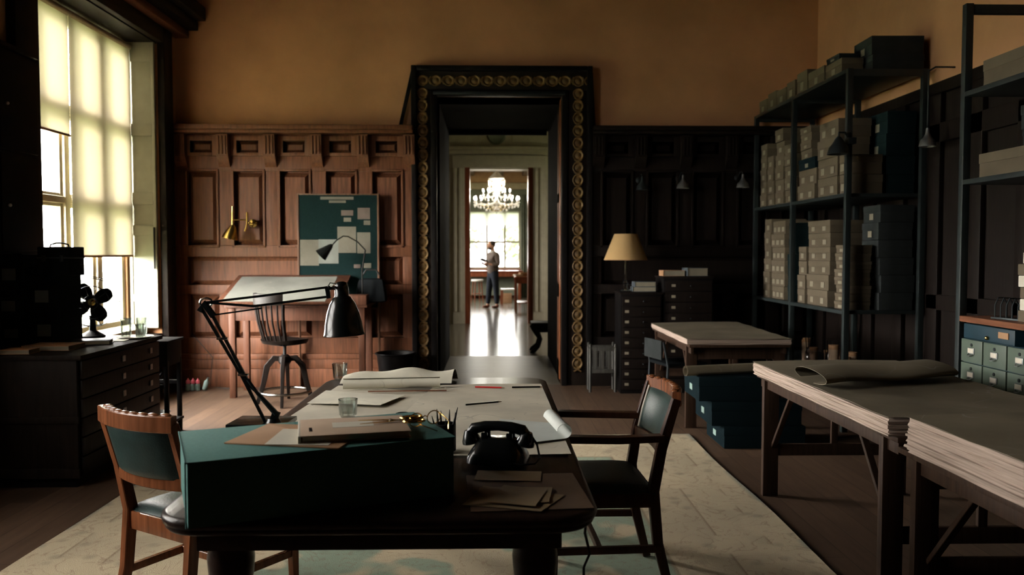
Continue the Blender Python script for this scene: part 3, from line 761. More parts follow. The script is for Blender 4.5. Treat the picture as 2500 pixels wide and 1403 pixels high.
# ---- map sheets on the desk
def flat_sheet(name, m, pts, z, th=0.0012, wav=0.003, nu=14, nv=14, label=None, cat='map', group=None):
    """quad sheet from four corners (near-left, near-right, far-right, far-left)"""
    a, b, c, d = [Vector((p[0], p[1], 0)) for p in pts]
    o = (a + b + c + d) / 4
    ph = R.random() * 6
    def fn(u, v):
        p = a.lerp(b, u).lerp(d.lerp(c, u), v) - o
        return (p.x, p.y, wav * (1 + math.sin(p.x * 9 + ph) * math.cos(p.y * 7 + ph)) * 0.5 + th)
    s = B().sheet(fn, nu, nv, th).obj(name, m, loc=(o.x, o.y, z))
    if label: tag(s, label, cat, group)
    return s
Z = DK['z']
flat_sheet('map_sheet', M['map'], [(-0.885, 2.95), (-0.36, 2.80), (-0.20, 3.95), (-0.80, 4.22)], Z, wav=0.004, label='large pale map sheet on the desk, beside the black desk lamp')
flat_sheet('map_sheet', M['map'], [(-0.46, 2.72), (0.262, 2.74), (0.245, 4.22), (-0.30, 4.20)], Z + 0.005, wav=0.004, label='large pale map sheet on the desk, under the pencils')
flat_sheet('map_sheet', M['mapwhite'], [(-0.84, 3.68), (-0.5, 3.60), (-0.42, 3.86), (-0.82, 4.00)], Z + 0.0095, wav=0.006, label='small white sheet lying beneath the rolled maps', cat='paper')
# rolled sheet across the far end of the desk
def roll(name, m, p0, p1, r, turns=1.6, flat=1.0, label=None, cat='roll', group=None, wob=0.0, grow=0.35, n=44, ts=0.0):
    p0, p1 = Vector(p0), Vector(p1)
    L = (p1 - p0).length; ang = math.atan2(p1.y - p0.y, p1.x - p0.x)
    def fn(u, v):
        t = ts + u * turns * 2 * PI
        rr = r * (1 - grow * (1 - u)) * (1 + wob * math.sin(v * 7 + 1))
        return (v * L, rr * math.sin(t) * (1 / flat), r * flat - rr * math.cos(t) * flat)
    s = B().sheet(fn, n, 14, 0.0012).obj(name, m, loc=p0, rot=(0, math.atan2(-(p1.z - p0.z), math.hypot(p1.x - p0.x, p1.y - p0.y)), ang))
    if label: tag(s, label, cat, group)
    return s
a = onZ(838, 946, Z + 0.02); b = onZ(1074, 941, Z + 0.02)
roll('rolled_map', M['mapwhite'], (a.x, a.y, Z + 0.0095), (b.x, b.y, Z + 0.0095), 0.028, 1.5, 1.0, 'white rolled map with open end on the far edge of the desk', 'rolled map')
def curl(u, v):
    x = -0.80 + 0.58 * u
    k = math.sin(PI * min(1, v * 1.12)) ** 0.8 * (0.032 + 0.034 * math.sin(min(1, u * 1.25) * 2.2) + 0.008 * math.sin(u * 13))
    return (x + 0.03 * v, 4.22 + 0.17 * v, k + 0.003)
tag(B().sheet(curl, 24, 16, 0.0012).obj('curled_map', M['mapwhite'], loc=(0, 0.03, Z + 0.004)), 'white map sheet curling up in a long wave behind the roll', 'map')
tag(B().box(-0.19, 0.19, -0.006, 0.006, 0, 0.004, 0.001).obj('wooden_ruler', M['redwood'], loc=(-0.42, 3.98, Z + 0.012), rot=(0, 0, 0.06)), 'thin brown wooden ruler in front of the rolled map', 'ruler')

def pencil(label, m, pa, pb, z, r=0.0045):
    a = onZ(*pa, z); b = onZ(*pb, z); L = (b - a).length
    t = thing('pencil', label, 'pencil', (a.x, a.y, z), math.atan2(b.y - a.y, b.x - a.x), 'pencils on the desk maps')
    B().cyl((0, 0, r), (L * 0.9, 0, r), r, n=6).obj('barrel', m, t)
    B().cyl((L * 0.9, 0, r), (L, 0, r), r, 0.0008, 6).obj('tip', M['buff'], t)
pencil('red pencil lying on the map near the doorway end of desk', M['red'], (1160, 946), (1232, 948), Z + 0.010)
pencil('black pencil lying slanted across the middle of the map', M['blackmetal'], (1137, 990), (1225, 982), Z + 0.010)
pencil('dark pencil lying at the far right corner of map', M['ebony'], (1250, 947), (1326, 946), Z + 0.010)

# drinking glasses
def tumbler(label, loc, r, h, group='drinking glasses'):
    t = thing('tumbler', label, 'glass', loc, R.random() * 3, group)
    b = B()
    b.lathe([(r * 0.72, 0), (r * 0.8, 0.004), (r, h), (r - 0.003, h), (r * 0.76, 0.018), (0.0, 0.016)], 24)
    b.obj('bowl', M['tumbler'], t, ang=50)
    for k in range(8):
        q = 2 * PI * k / 8
        B().cyl((r * 0.80 * math.cos(q), r * 0.80 * math.sin(q), 0.01), (r * 0.92 * math.cos(q), r * 0.92 * math.sin(q), h * 0.6), 0.004, 0.0015, 6).obj('facet', M['tumbler'], t)
    return t
p = onZ(850, 1022, Z); tumbler('low empty glass tumbler standing on map beside the desk lamp', (p.x, p.y, Z + 0.008), 0.04, 0.075)
p = onZ(830, 925, Z); tumbler('glass tumbler at far corner of desk behind white sheet', (p.x, p.y + 0.0, Z + 0.001), 0.042, 0.085)

# white sheet rolling off the desk edge beside the telephone
def wsheet(u, v):
    x = 0.19 * u / 0.62; z = 0.004
    if u > 0.62:
        t = (u - 0.62) / 0.38 * 1.5 * PI; r = 0.026
        x = 0.19 + r * math.sin(t); z = 0.004 + r * (1 - math.cos(t))
    return (x, 0.10 * min(u, 0.62) + v * (0.44 - 0.26 * min(u, 0.62)), z)
tag(B().sheet(wsheet, 40, 12, 0.0012).obj('curling_paper', M['sheetwhite'], loc=(0.075, 2.85, Z + 0.012), rot=(0, 0, 0.12)), 'bright white paper curling into a roll beside the telephone', 'paper')

# ---- sea-green archive box on the near corner
BA = math.radians(23)
tb = thing('archive_box', 'large sea-green cloth archive box lying on the near end of desk', 'box', (-0.512, 2.342, Z + 0.001), BA)
HL, HD, HH = 0.352, 0.192, 0.168
B().box(-HL, HL, -HD, HD, 0, HH - 0.004, 0.003).obj('tray', M['greenbox'], tb)
B().box(-HL - 0.004, HL + 0.004, -HD - 0.004, HD + 0.004, HH - 0.0041, HH, 0.0015).obj('lid_board', M['greenbox'], tb)
B().tube([(-HL - 0.004, -HD - 0.002, 0.002), (-HL - 0.004, -HD - 0.002, HH), (-HL - 0.004, HD, HH)], 0.002, 6).obj('spine_seam', M['greenbox'], tb)
ZB = Z + 0.001 + HH
env = thing('envelope', 'brown kraft envelope lying under the book on green box', 'envelope', (-0.545, 2.31, ZB + 0.0005), math.radians(-12))
B().box(-0.165, 0.165, -0.125, 0.125, 0, 0.004, 0.001).obj('sleeve', M['kraft'], env)
B().prism([(-0.165, 0.125), (0.165, 0.125), (0, 0.02)], 0.004, 0.0048).obj('flap', M['kraft'], env)
sh = B().prism([(-0.10, -0.10), (0.07, -0.13), (0.10, 0.06), (-0.08, 0.09)], 0, 0.001).obj('loose_note', M['label'], loc=(-0.525, 2.30, ZB + 0.0055), rot=(0, 0, 0.1))
tag(sh, 'white note sticking out between book and brown envelope', 'paper')
bk = thing('hardback_book', 'buff hardback book with pasted label on top of green box', 'book', (-0.40, 2.335, ZB + 0.0068), math.radians(13))
B().box(-0.15, 0.15, -0.112, 0.112, 0, 0.003, 0.001).obj('back_cover', M['buff'], bk)
B().box(-0.143, 0.146, -0.107, 0.107, 0.003, 0.017, 0.001).obj('page_block', M['label'], bk)
B().box(-0.15, 0.15, -0.112, 0.112, 0.017, 0.020, 0.001).obj('front_cover', M['buff'], bk)
B().box(-0.155, -0.147, -0.112, 0.112, 0.0, 0.020, 0.002).obj('spine', M['label'], bk)
B().box(-0.06, 0.055, -0.025, 0.045, 0.020, 0.0206).obj('pasted_label', M['label'], bk)
B().box(-0.125, -0.117, -0.06, -0.01, 0.020, 0.0207).obj('ink_mark', M['ebony'], bk)
ZK = ZB + 0.0068 + 0.0207
# scissors with amber handles
sc = thing('scissors', 'open scissors with amber handles lying across the book', 'scissors', (-0.30, 2.37, ZK + 0.002), math.radians(195))
for s_ in (-1, 1):
    hl = []
    for k in range(18):
        q = 2 * PI * k / 18
        hl.append((-0.065 + 0.030 * math.cos(q), s_ * 0.026 + 0.017 * math.sin(q), 0.003))
    hd = B().tube(hl, 0.004, 8, closed=True).obj('handle', M['brass'], sc)
for s_ in (-1, 1):
    B().prism([(-0.04, s_ * 0.016), (-0.03, s_ * 0.006), (0.09, -s_ * 0.022), (0.0, -s_ * 0.010)], 0.001 + 0.002 * (s_ > 0), 0.0028 + 0.002 * (s_ > 0)).obj('blade', M['brass'], sc)
B().cyl((0, 0, 0), (0, 0, 0.007), 0.005, n=10).obj('pivot', M['steel'], sc)
# gold-rimmed folded spectacles hanging over the edge of the book
sp = thing('spectacles', 'folded brass spectacles lying on green box at the book end', 'spectacles', (-0.205, 2.43, ZB + 0.001), math.radians(40))
for s_ in (-1, 1):
    q = [(s_ * 0.032 + 0.024 * math.cos(2 * PI * k / 18), 0, 0.024 + 0.02 * math.sin(2 * PI * k / 18)) for k in range(18)]
    B().tube(q, 0.0018, 6, closed=True).obj('rim', M['brass'], sp)
    B().tube([(s_ * 0.056, 0, 0.034), (s_ * 0.05, -0.05, 0.02), (s_ * 0.02, -0.09, 0.004)], 0.0016, 6).obj('temple', M['brass'], sp)
B().tube([(-0.01, 0, 0.028), (0, 0, 0.033), (0.01, 0, 0.028)], 0.0018, 6).obj('bridge', M['brass'], sp)
p = onZ(985, 1014, Z)
tag(B().lathe([(0.018, 0), (0.02, 0.004), (0.012, 0.008), (0, 0.009)], 20, M=Matrix.Diagonal((1.5, 0.8, 1, 1))).obj('inkwell_stopper', M['ebony'], loc=(p.x, p.y - 0.02, Z + 0.0105)), 'small black oval weight on the map behind the green box', 'weight')
# pen pot with pens and brushes just behind the box
p = onZ(1050, 1100, Z)
pp = thing('pen_pot', 'dark pen pot with pencils and brushes behind green box', 'pot', (-0.165, 2.78, Z + 0.0115))
B().lathe([(0.03, 0), (0.036, 0.003), (0.036, 0.095), (0.033, 0.095), (0.032, 0.006), (0, 0.005)], 20).obj('pot', M['ebony'], pp)
for k in range(7):
    q = 2 * PI * k / 7 + 0.3; h = 0.115 + 0.04 * R.random(); l = 0.03 + 0.03 * R.random()
    pn = B().tube([(0.015 * math.cos(q), 0.015 * math.sin(q), 0.008), (0.02 * math.cos(q) + l * 0.4 * math.cos(q), 0.03 * math.sin(q), h * 0.7), (l * math.cos(q) * 1.1, 0.035 * math.sin(q), h)], 0.0042, 6, scales=[1, 1, 0.25]).obj('pen', [M['ebony'], M['iron'], M['blackmetal']][k % 3], pp)

# ---- papers at the near right of the desk
flat_sheet('folder', M['folder'], [(-0.06, 2.145), (0.27, 2.17), (0.245, 2.52), (-0.085, 2.50)], Z + 0.0005, 0.0025, 0.0, 4, 4, 'brown card folder under the tan letters on the desk', 'folder')
tan = ['tan letter with torn edge, topmost in the pile before the telephone', 'tan folded letter, middle of the pile before the telephone', 'tan letter spread widest at the bottom of the letter pile', 'tan letter poking out at the far side of the folder']
for i, (q, zz) in enumerate((([(-0.02, 2.20), (0.11, 2.155), (0.15, 2.30), (0.03, 2.36)], 0.0115), ([(-0.06, 2.19), (0.15, 2.20), (0.17, 2.34), (-0.04, 2.35)], 0.0075), ([(-0.085, 2.20), (0.125, 2.135), (0.20, 2.28), (-0.03, 2.38)], 0.0035), ([(-0.06, 2.44), (0.14, 2.42), (0.15, 2.53), (-0.05, 2.55)], 0.0035))):
    flat_sheet('letter', M['oldpaper'], q, Z + zz, 0.0008, 0.003, 8, 8, tan[i], 'letter', 'tan letters near the telephone')

# ---- telephone
ph = thing('telephone', 'black bakelite dial telephone on the desk beside the green box', 'telephone', (0.015, 2.66, Z + 0.0105), math.radians(-12)); ph.scale = (0.86, 0.86, 0.86)
b = B()
ring = []
for z_, hw_, hd_ in ((0.0, 0.118, 0.100), (0.02, 0.114, 0.095), (0.045, 0.10, 0.08), (0.07, 0.08, 0.055), (0.085, 0.068, 0.04)):
    ring.append([b._v((hw_ * (abs(math.cos(t)) ** 0.6) * (1 if math.cos(t) >= 0 else -1), hd_ * (abs(math.sin(t)) ** 0.6) * (1 if math.sin(t) >= 0 else -1), z_), None) for t in [2 * PI * k / 32 for k in range(32)]])
for r0, r1 in zip(ring, ring[1:]):
    for k in range(32): b.bm.faces.new((r0[k], r0[(k + 1) % 32], r1[(k + 1) % 32], r1[k]))
b.bm.faces.new(list(reversed(ring[0]))); b.bm.faces.new(ring[-1])
b.obj('body', M['blackmetal'], ph, ang=60)
for s_ in (-1, 1):
    cr_ = B()
    cr_.box(s_ * 0.048 - 0.012, s_ * 0.048 + 0.012, -0.035, -0.022, 0.07, 0.108, 0.003)
    cr_.obj('cradle', M['blackmetal'], ph)
    B().box(s_ * 0.048 - 0.012, s_ * 0.048 + 0.012, 0.022, 0.035, 0.07, 0.108, 0.003).obj('cradle', M['blackmetal'], ph)
hs = [(-0.108, 0, 0.100), (-0.095, 0, 0.116), (-0.05, 0, 0.127), (0, 0, 0.130), (0.05, 0, 0.127), (0.095, 0, 0.116), (0.108, 0, 0.100)]
hset = B().tube(hs, 0.020, 12, scales=[0.9, 1.1, 1, 0.95, 1, 1.1, 0.9]).obj('handset', M['blackmetal'], ph)
for s_ in (-1, 1):
    B().lathe([(0.018, 0.05), (0.026, 0.035), (0.036, 0.012), (0.037, 0.0), (0.03, -0.004), (0, -0.004)], 20, M=TR(s_ * 0.102, 0, 0.062) @ Matrix.Rotation(s_ * 0.25, 4, 'Y')).obj('earpiece', M['blackmetal'], hset)
B().lathe([(0.036, 0), (0.038, 0.006), (0.03, 0.010), (0.0, 0.012)], 28, M=TR(0.0, 0.07, 0.048) @ Matrix.Rotation(-0.9, 4, 'X')).obj('dial', M['steel'], ph)
B().box(-0.012, 0.02, -0.052, -0.046, 0.052, 0.060).obj('number_card', M['label'], ph)
pts = [Vector((0.125, 0.0, 0.10)), Vector((0.15, -0.01, 0.07)), Vector((0.165, -0.03, 0.02)), Vector((0.15, -0.06, 0.006)), Vector((0.10, -0.09, 0.006)), Vector((0.06, -0.085, 0.012))]
B().tube([tuple(q) for q in pts], 0.004, 8).obj('cord', M['cord'], ph)
cb = B().tube([tuple(onY(1432, 1258, 2.3)), tuple(onY(1428, 1300, 2.32)), tuple(onY(1440, 1350, 2.35)), tuple(onY(1425, 1385, 2.37)), (0.27, 2.39, 0.25), (0.28, 2.5, 0.05), (0.25, 2.7, 0.03), (0.1, 3.0, 0.03)], 0.004, 8).obj('hanging_cable', M['cord'])
tag(cb, 'thin black cable hanging down from the desk edge to carpet', 'cable')

# ---- anglepoise lamp
YL_ = 3.18
def L(px, py, dy=0.0): return onY(px, py, YL_ + dy)
base = L(655, 1040); base.z = Z + 0.011
al = thing('desk_lamp', 'black spring-arm desk lamp with bell shade on the desk', 'lamp', (base.x, base.y, Z + 0.011))
def q(px, py, dy=0.0):
    v = L(px, py, dy) - Vector((base.x, base.y, Z + 0.011)); return (v.x, v.y, v.z)
B().box(-0.15, 0.075, -0.05, 0.13, 0, 0.018, 0.004, M=RZ(-0.06)).obj('base_plate', M['blackmetal'], al)
B().cyl((0.02, 0, 0.018), (0.02, 0, 0.034), 0.03, 0.022, 18).obj('swivel', M['blackmetal'], al)
B().bar([q(664, 1036), q(676, 1004)], 0.03, 0.012, up=(0, 1, 0)).obj('bracket', M['blackmetal'], al)
lo = B().bar([q(650, 1034), q(591, 918), q(492, 752)], 0.011, 0.011, up=(0, 1, 0)).obj('lower_arm', M['blackmetal'], al)
B().bar([q(677, 1008, -.006), q(610, 939), q(519, 770)], 0.011, 0.011, up=(0, 1, 0)).obj('lower_arm', M['blackmetal'], al)
for px, py in ((596, 914), (544, 826)):
    B().box(-0.022, 0.016, -0.009, 0.009, -0.005, 0.005, 0.002, M=Matrix.Translation(Vector(q(px, py)))).obj('clamp', M['steel'], lo)
B().tube([q(604, 926), q(632, 965), q(672, 1012)], 0.007, 8).obj('spring', M['iron'], al)
B().tube([q(610, 940, .02), q(640, 970, .02), q(676, 1008, .02)], 0.007, 8).obj('spring', M['iron'], al)
B().bar([q(488, 760), q(498, 740), q(522, 772)], 0.024, 0.016, up=(0, 1, 0)).obj('elbow', M['blackmetal'], al)
c_ = Vector(q(503, 738)); rr_ = 0.024
B().tube([(c_.x + rr_ * math.cos(2 * PI * k / 20), c_.y, c_.z + rr_ * 0.7 * math.sin(2 * PI * k / 20)) for k in range(20)], 0.004, 8, closed=True).obj('elbow_ring', M['steel'], al)
B().bar([q(503, 738), q(640, 722), q(806, 700)], 0.009, 0.009, up=(0, 1, 0)).obj('upper_arm', M['blackmetal'], al)
B().bar([q(503, 738), q(620, 747), q(800, 724)], 0.009, 0.009, up=(0, 1, 0)).obj('upper_arm', M['blackmetal'], al)
B().bar([q(519, 769), q(640, 752)], 0.006, 0.006, up=(0, 1, 0)).obj('tie_rod', M['blackmetal'], al)
B().bar([q(798, 698), q(803, 728)], 0.016, 0.014, up=(0, 1, 0)).obj('head_bracket', M['blackmetal'], al)
B().bar([q(800, 704), q(832, 702)], 0.012, 0.012, up=(0, 1, 0)).obj('head_joint', M['blackmetal'], al)
top = Vector(q(833, 694)); 
MS = Matrix.Translation(top) @ Matrix.Rotation(-0.05, 4, 'Y')
shd = B().lathe([(0.010, 0.012), (0.022, 0.006), (0.026, -0.010), (0.028, -0.045), (0.034, -0.05), (0.050, -0.075), (0.062, -0.11), (0.071, -0.15), (0.076, -0.188), (0.079, -0.193), (0.079, -0.197), (0.074, -0.197), (0.068, -0.15), (0.058, -0.11), (0.046, -0.075), (0.02, -0.055), (0.0, -0.05)], 36, M=MS).obj('lamp_shade', M['blackmetal'], al, ang=60)
B().sphere(top + Vector((0.0, 0, -0.12)), 0.026).obj('bulb', M['label'], shd)
B().cyl(tuple(top + Vector((-0.024, -0.012, -0.01))), tuple(top + Vector((-0.024, -0.03, -0.01))), 0.006).obj('switch', M['steel'], shd)
B().tube([q(800, 700, -.01), q(806, 690, -.01), q(818, 692, -.01), q(828, 704, -.01)], 0.0022, 6).obj('flex', M['cord'], al)

# ================================================================== chairs
def seat_chair(name, label, loc, rz, arms, group=None, W_=0.235, D_=0.225):
    t = thing(name, label, 'chair', loc, rz, group)
    wm = M['chairshade'] if arms else M['chairwood']  # armchair's shade painted in as darker wood; its top rail keeps the lit tone
    for s_ in (-1, 1):       # rear legs run up into the back posts
        B().bar([(s_ * (W_ - 0.01), -D_ - 0.075, 0), (s_ * (W_ - 0.012), -D_ - 0.02, 0.22), (s_ * (W_ - 0.012), -D_, 0.44), (s_ * W_, -D_ - 0.03, 0.62), (s_ * (W_ + 0.004), -D_ - 0.09, 0.825)], 0.034, 0.042, up=(0, 1, 0), scales=[0.85, 1, 1.1, 1, 0.85]).obj('rear_leg', wm, t)
        B().bar([(s_ * (W_ + 0.015), D_ + 0.01, 0), (s_ * (W_ + 0.015), D_, 0.40 if not arms else 0.64)], 0.04, 0.04, up=(0, 1, 0), scales=[0.7, 1]).obj('front_leg', wm, t)
        B().box(s_ * W_ - 0.012, s_ * W_ + 0.012, -D_, D_, 0.375, 0.435, 0.004).obj('seat_rail', wm, t)
        B().bar([(s_ * W_, -D_ - 0.03, 0.20), (s_ * (W_ + 0.012), D_, 0.20)], 0.022, 0.03, up=(0, 0, 1)).obj('stretcher', wm, t)
        if arms:
            B().bar([(s_ * (W_ + 0.005), -D_ - 0.035, 0.665), (s_ * (W_ + 0.03), -0.05, 0.665), (s_ * (W_ + 0.032), D_ - 0.02, 0.672), (s_ * (W_ + 0.028), D_ + 0.045, 0.655), (s_ * (W_ + 0.028), D_ + 0.06, 0.625)], 0.05, 0.028, up=(0, 0, 1)).obj('armrest', wm, t)
    B().box(-W_, W_, D_ - 0.012, D_ + 0.012, 0.375, 0.435, 0.004).obj('seat_rail', wm, t)
    B().box(-W_, W_, -D_ - 0.014, -D_ + 0.014, 0.365, 0.435, 0.004).obj('seat_rail', wm, t)
    B().bar([(-W_, 0.02, 0.20), (W_, 0.02, 0.20)], 0.022, 0.03).obj('stretcher', wm, t)
    def cush(u, v):
        x = (u - 0.5) * 2; y_ = (v - 0.5) * 2
        k = (1 - abs(x) ** 4) * (1 - abs(y_) ** 4)
        return (x * (W_ + 0.008), y_ * (D_ + 0.005), 0.437 + 0.035 * k ** 0.5)
    b = B(); b.sheet(cush, 18, 18); b.box(-W_ - 0.008, W_ + 0.008, -D_ - 0.005, D_ + 0.005, 0.425, 0.4372)
    b.obj('seat', M['leather'], t)
    def arc(z, w_, dy, n=13, dz=0.0, k=0.035):
        return [(w_ * (i / (n - 1) * 2 - 1), dy - k * (1 - (i / (n - 1) * 2 - 1) ** 2), z + dz * math.sin(i * 2.1) ** 2) for i in range(n)]
    B().bar(arc(0.595, W_ - 0.005, -D_ - 0.026), 0.034, 0.05, up=(0, 0, 1)).obj('lower_back_rail', wm, t)
    tr = B().bar(arc(0.825, W_ + 0.012, -D_ - 0.09, 25, 0.0, 0.045), 0.036, 0.06, up=(0, 0, 1)).obj('top_rail', M['chairwood'], t)
    for i, pt in enumerate(arc(0.853, W_ - 0.03, -D_ - 0.092, 9, 0, 0.043)):
        B().sphere(pt, 0.022, (1.35, 0.7, 0.38), 12, 8).obj('carved_scallop', M['chairwood'], tr)
    def pad(u, v):
        x = (u - 0.5) * 2; z_ = 0.61 + 0.20 * v
        puff = 0.028 * ((1 - abs(x) ** 4) * (1 - abs(v * 2 - 1) ** 4)) ** 0.5
        return (x * (W_ - 0.018), -D_ - 0.034 - 0.055 * v ** 1.2 - 0.038 * (1 - x * x) + puff, z_)
    def padb(u, v):
        x, y_, z_ = pad(u, v); xx = (u - 0.5) * 2
        puff = 0.028 * ((1 - abs(xx) ** 4) * (1 - abs(v * 2 - 1) ** 4)) ** 0.5
        return (x, y_ - puff * 1.5 - 0.012, z_)
    b = B(); b.sheet(pad, 16, 14); b.sheet(padb, 16, 14)
    b.obj('back_pad', M['leather'], t)
    for s_ in (-1, 1):
        B().tube([(s_ * (W_ - 0.02), -D_ - 0.03, 0.61), (s_ * (W_ - 0.02), -D_ - 0.05, 0.70), (s_ * (W_ - 0.02), -D_ - 0.082, 0.81)], 0.006, 8).obj('piping', M['label'] if arms else M['leather'], t)
    return t
seat_chair('dining_chair', 'mahogany chair with green leather back, near the plan chest', (-1.13, 3.26, 0.019), math.radians(-33), False, W_=0.20)
seat_chair('desk_armchair', 'mahogany armchair with green leather back, facing desk, near trestle tables', (0.45, 3.57, 0.019), math.radians(92), True, D_=0.205)

# swivel drafting chair
sw = thing('swivel_chair', 'tall dark swivel chair with spindle back before the drafting table', 'chair', (-2.0, 7.86, 0), math.radians(-38))
dm = M['dark2'] = wood('dark_swivel_chair_wood', (0.0075, 0.005, 0.004), 0.5, spec=0.12)
def seatf(u, v):
    r = v; a_ = u * 2 * PI
    x = 0.23 * r * math.cos(a_) * (1 + 0.08 * math.cos(2 * a_)); y_ = 0.22 * r * math.sin(a_)
    return (x, y_, 0.62 - 0.018 * (1 - r ** 2) + 0.010 * math.cos(2 * a_) * r)
b = B(); b.sheet(seatf, 32, 6); b.sheet(lambda u, v: (seatf(u, v)[0] * 0.93, seatf(u, v)[1] * 0.93, 0.585), 32, 6)
b.sheet(lambda u, v: tuple(Vector(seatf(u, 1)).lerp(Vector((seatf(u, 1)[0] * 0.93, seatf(u, 1)[1] * 0.93, 0.585)), v)), 32, 1)
b.obj('seat', dm, sw)
def bk_arc(z, r, yo, n=13, a0=0.16, a1=0.84): return [(r * math.cos(PI + PI * (a0 + (a1 - a0) * i / (n - 1))), yo + r * 0.75 * math.sin(PI + PI * (a0 + (a1 - a0) * i / (n - 1))), z) for i in range(n)]
B().bar(bk_arc(1.01, 0.235, -0.09), 0.026, 0.105, up=(0, 0, 1)).obj('top_rail', dm, sw)
a0_, a1_ = bk_arc(0.62, 0.19, -0.05, 9), bk_arc(0.96, 0.235, -0.09, 9)
for i in range(9):
    th_ = 0.016 if i in (0, 8) else 0.009
    B().tube([a0_[i], tuple((Vector(a0_[i]) + Vector(a1_[i])) / 2 + Vector((0, -0.012, 0))), a1_[i]], th_, 8).obj('spindle', dm, sw)
B().cyl((0, 0, 0.40), (0, 0, 0.585), 0.016, n=12).obj('screw_post', M['iron'], sw)
B().lathe([(0.03, 0.36), (0.06, 0.40), (0.055, 0.45), (0.03, 0.47)], 18).obj('hub', dm, sw)
B().box(-0.10, 0.10, -0.10, 0.10, 0.562, 0.586, 0.006).obj('seat_block', M['iron'], sw)
for k in range(4):
    qq = PI / 4 + k * PI / 2; cx_, sy_ = math.cos(qq), math.sin(qq)
    B().bar([(0.03 * cx_, 0.03 * sy_, 0.43), (0.10 * cx_, 0.10 * sy_, 0.435), (0.165 * cx_, 0.165 * sy_, 0.36), (0.20 * cx_, 0.20 * sy_, 0.20), (0.26 * cx_, 0.26 * sy_, 0.0)], 0.034, 0.05, scales=[1, 1.1, 1.1, 0.9, 0.75]).obj('leg', dm, sw)
B().tube([(0.235 * math.cos(2 * PI * k / 32), 0.235 * math.sin(2 * PI * k / 32), 0.115) for k in range(32)], 0.014, 10, closed=True).obj('foot_ring', M['steel'], sw)

# ================================================================== drafting corner (left of the doorway)
dt = thing('drafting_table', 'wooden drafting table with sloping top by the panelled wall', 'table', (-1.95, 8.40, 0))
wm = M['draft'] = wood('warm_table_wood', (0.075, 0.029, 0.016), 0.5)
for sx_ in (-1, 1):
    B().box(sx_ * 0.64 - 0.03, sx_ * 0.64 + 0.03, -0.26, -0.20, 0, 0.90, 0.005).obj('leg', wm, dt)
    B().box(sx_ * 0.64 - 0.03, sx_ * 0.64 + 0.03, 0.20, 0.26, 0, 0.90, 0.005).obj('leg', wm, dt)
    B().box(sx_ * 0.64 - 0.015, sx_ * 0.64 + 0.015, -0.20, 0.20, 0.80, 0.90, 0.004).obj('side_rail', wm, dt)
B().box(-0.61, 0.61, -0.25, -0.225, 0.77, 0.90, 0.004).obj('front_rail', wm, dt)
B().box(-0.61, 0.61, 0.225, 0.25, 0.77, 0.90, 0.004).obj('rear_rail', wm, dt)
B().box(-0.70, 0.70, -0.29, 0.30, 0.90, 0.925, 0.005).obj('table_top', wm, dt)
sl = math.radians(18.5)
MB_ = TR(-0.12, -0.42, 0.94) @ Matrix.Rotation(sl, 4, 'X')
B().box(-0.62, 0.56, 0.0, 0.78, 0, 0.022, 0.004, M=MB_).obj('sloping_board', wm, dt)
for sx_ in (-0.5, 0.34):
    B().bar([(sx_, 0.18, 0.925), (sx_, 0.21, 1.13)], 0.03, 0.02, up=(1, 0, 0)).obj('board_prop', wm, dt)
B().box(-0.3, -0.12, -0.235, -0.225, 0.80, 0.87).obj('drawer', M['dark2'], dt)
dp = B()
def dps(u, v): return tuple(MB_ @ Vector((-0.57 + 1.0 * u, 0.02 + 0.70 * v, 0.0245 + 0.002 * math.sin(u * 9))))
dp.sheet(dps, 14, 8, 0.001)
tag(dp.obj('drawing_sheet', M['drawing'], loc=(-1.95, 8.40, 0)), 'large white drawing sheet on the sloping drafting board', 'drawing')
tb2 = thing('open_box', 'small brown wooden box on the drafting table end', 'box', (-1.36, 8.215, 0.9255), 0.0)
B().box(-0.10, 0.10, -0.08, 0.08, 0, 0.09, 0.004).obj('body', wm, tb2); B().box(-0.103, 0.103, -0.083, 0.083, 0.09, 0.10, 0.003).obj('lid', wm, tb2)
tin = thing('tool_bag', 'black bulky tool bag on the drafting table beside the board', 'bag', (-1.28, 8.60, 0.9255), 0.0)
b = B()
b.box(-0.17, 0.17, -0.09, 0.09, 0, 0.25, 0.05, taper=(0.04, 0.03)); b.obj('body', M['blackbox'], tin)
B().tube([(-0.09, 0, 0.28), (-0.05, 0, 0.34), (0.05, 0, 0.34), (0.09, 0, 0.28)], 0.01, 8).obj('handle', M['cord'], tin)
# goose-neck lamp on the drafting table
def dl(px, py): 
    v = onY(px, py, 8.45); return v
bz = dl(885, 690)
gl = thing('table_lamp', 'slim black reading lamp bent over the drafting table', 'lamp', (bz.x, 8.45, 0.9255))
def g(px, py): v = dl(px, py); return (v.x - bz.x, 0, v.z - 0.9255)
B().lathe([(0.07, 0), (0.075, 0.01), (0.03, 0.03), (0.01, 0.035)], 20).obj('base', M['blackmetal'], gl)
B().tube([(0, 0, 0.03), g(884, 660), g(892, 610)], 0.0075, 8).obj('stem', M['ebony'], gl)
B().tube([g(892, 610), g(873, 590), g(850, 577), g(838, 576), g(822, 586), g(811, 598)], 0.0065, 8).obj('arm', M['ebony'], gl)
hd = Vector(g(811, 597)); tl_ = Vector(g(783, 623)); ax_ = (tl_ - hd)
qt = Vector((0, 0, -1)).rotation_difference(ax_.normalized()).to_matrix().to_4x4()
B().lathe([(0.012, 0.0), (0.025, -0.02), (0.07, -ax_.length), (0.066, -ax_.length), (0.02, -0.02), (0, -0.01)], 22, M=Matrix.Translation(hd) @ qt).obj('lamp_shade', M['blackmetal'], gl)

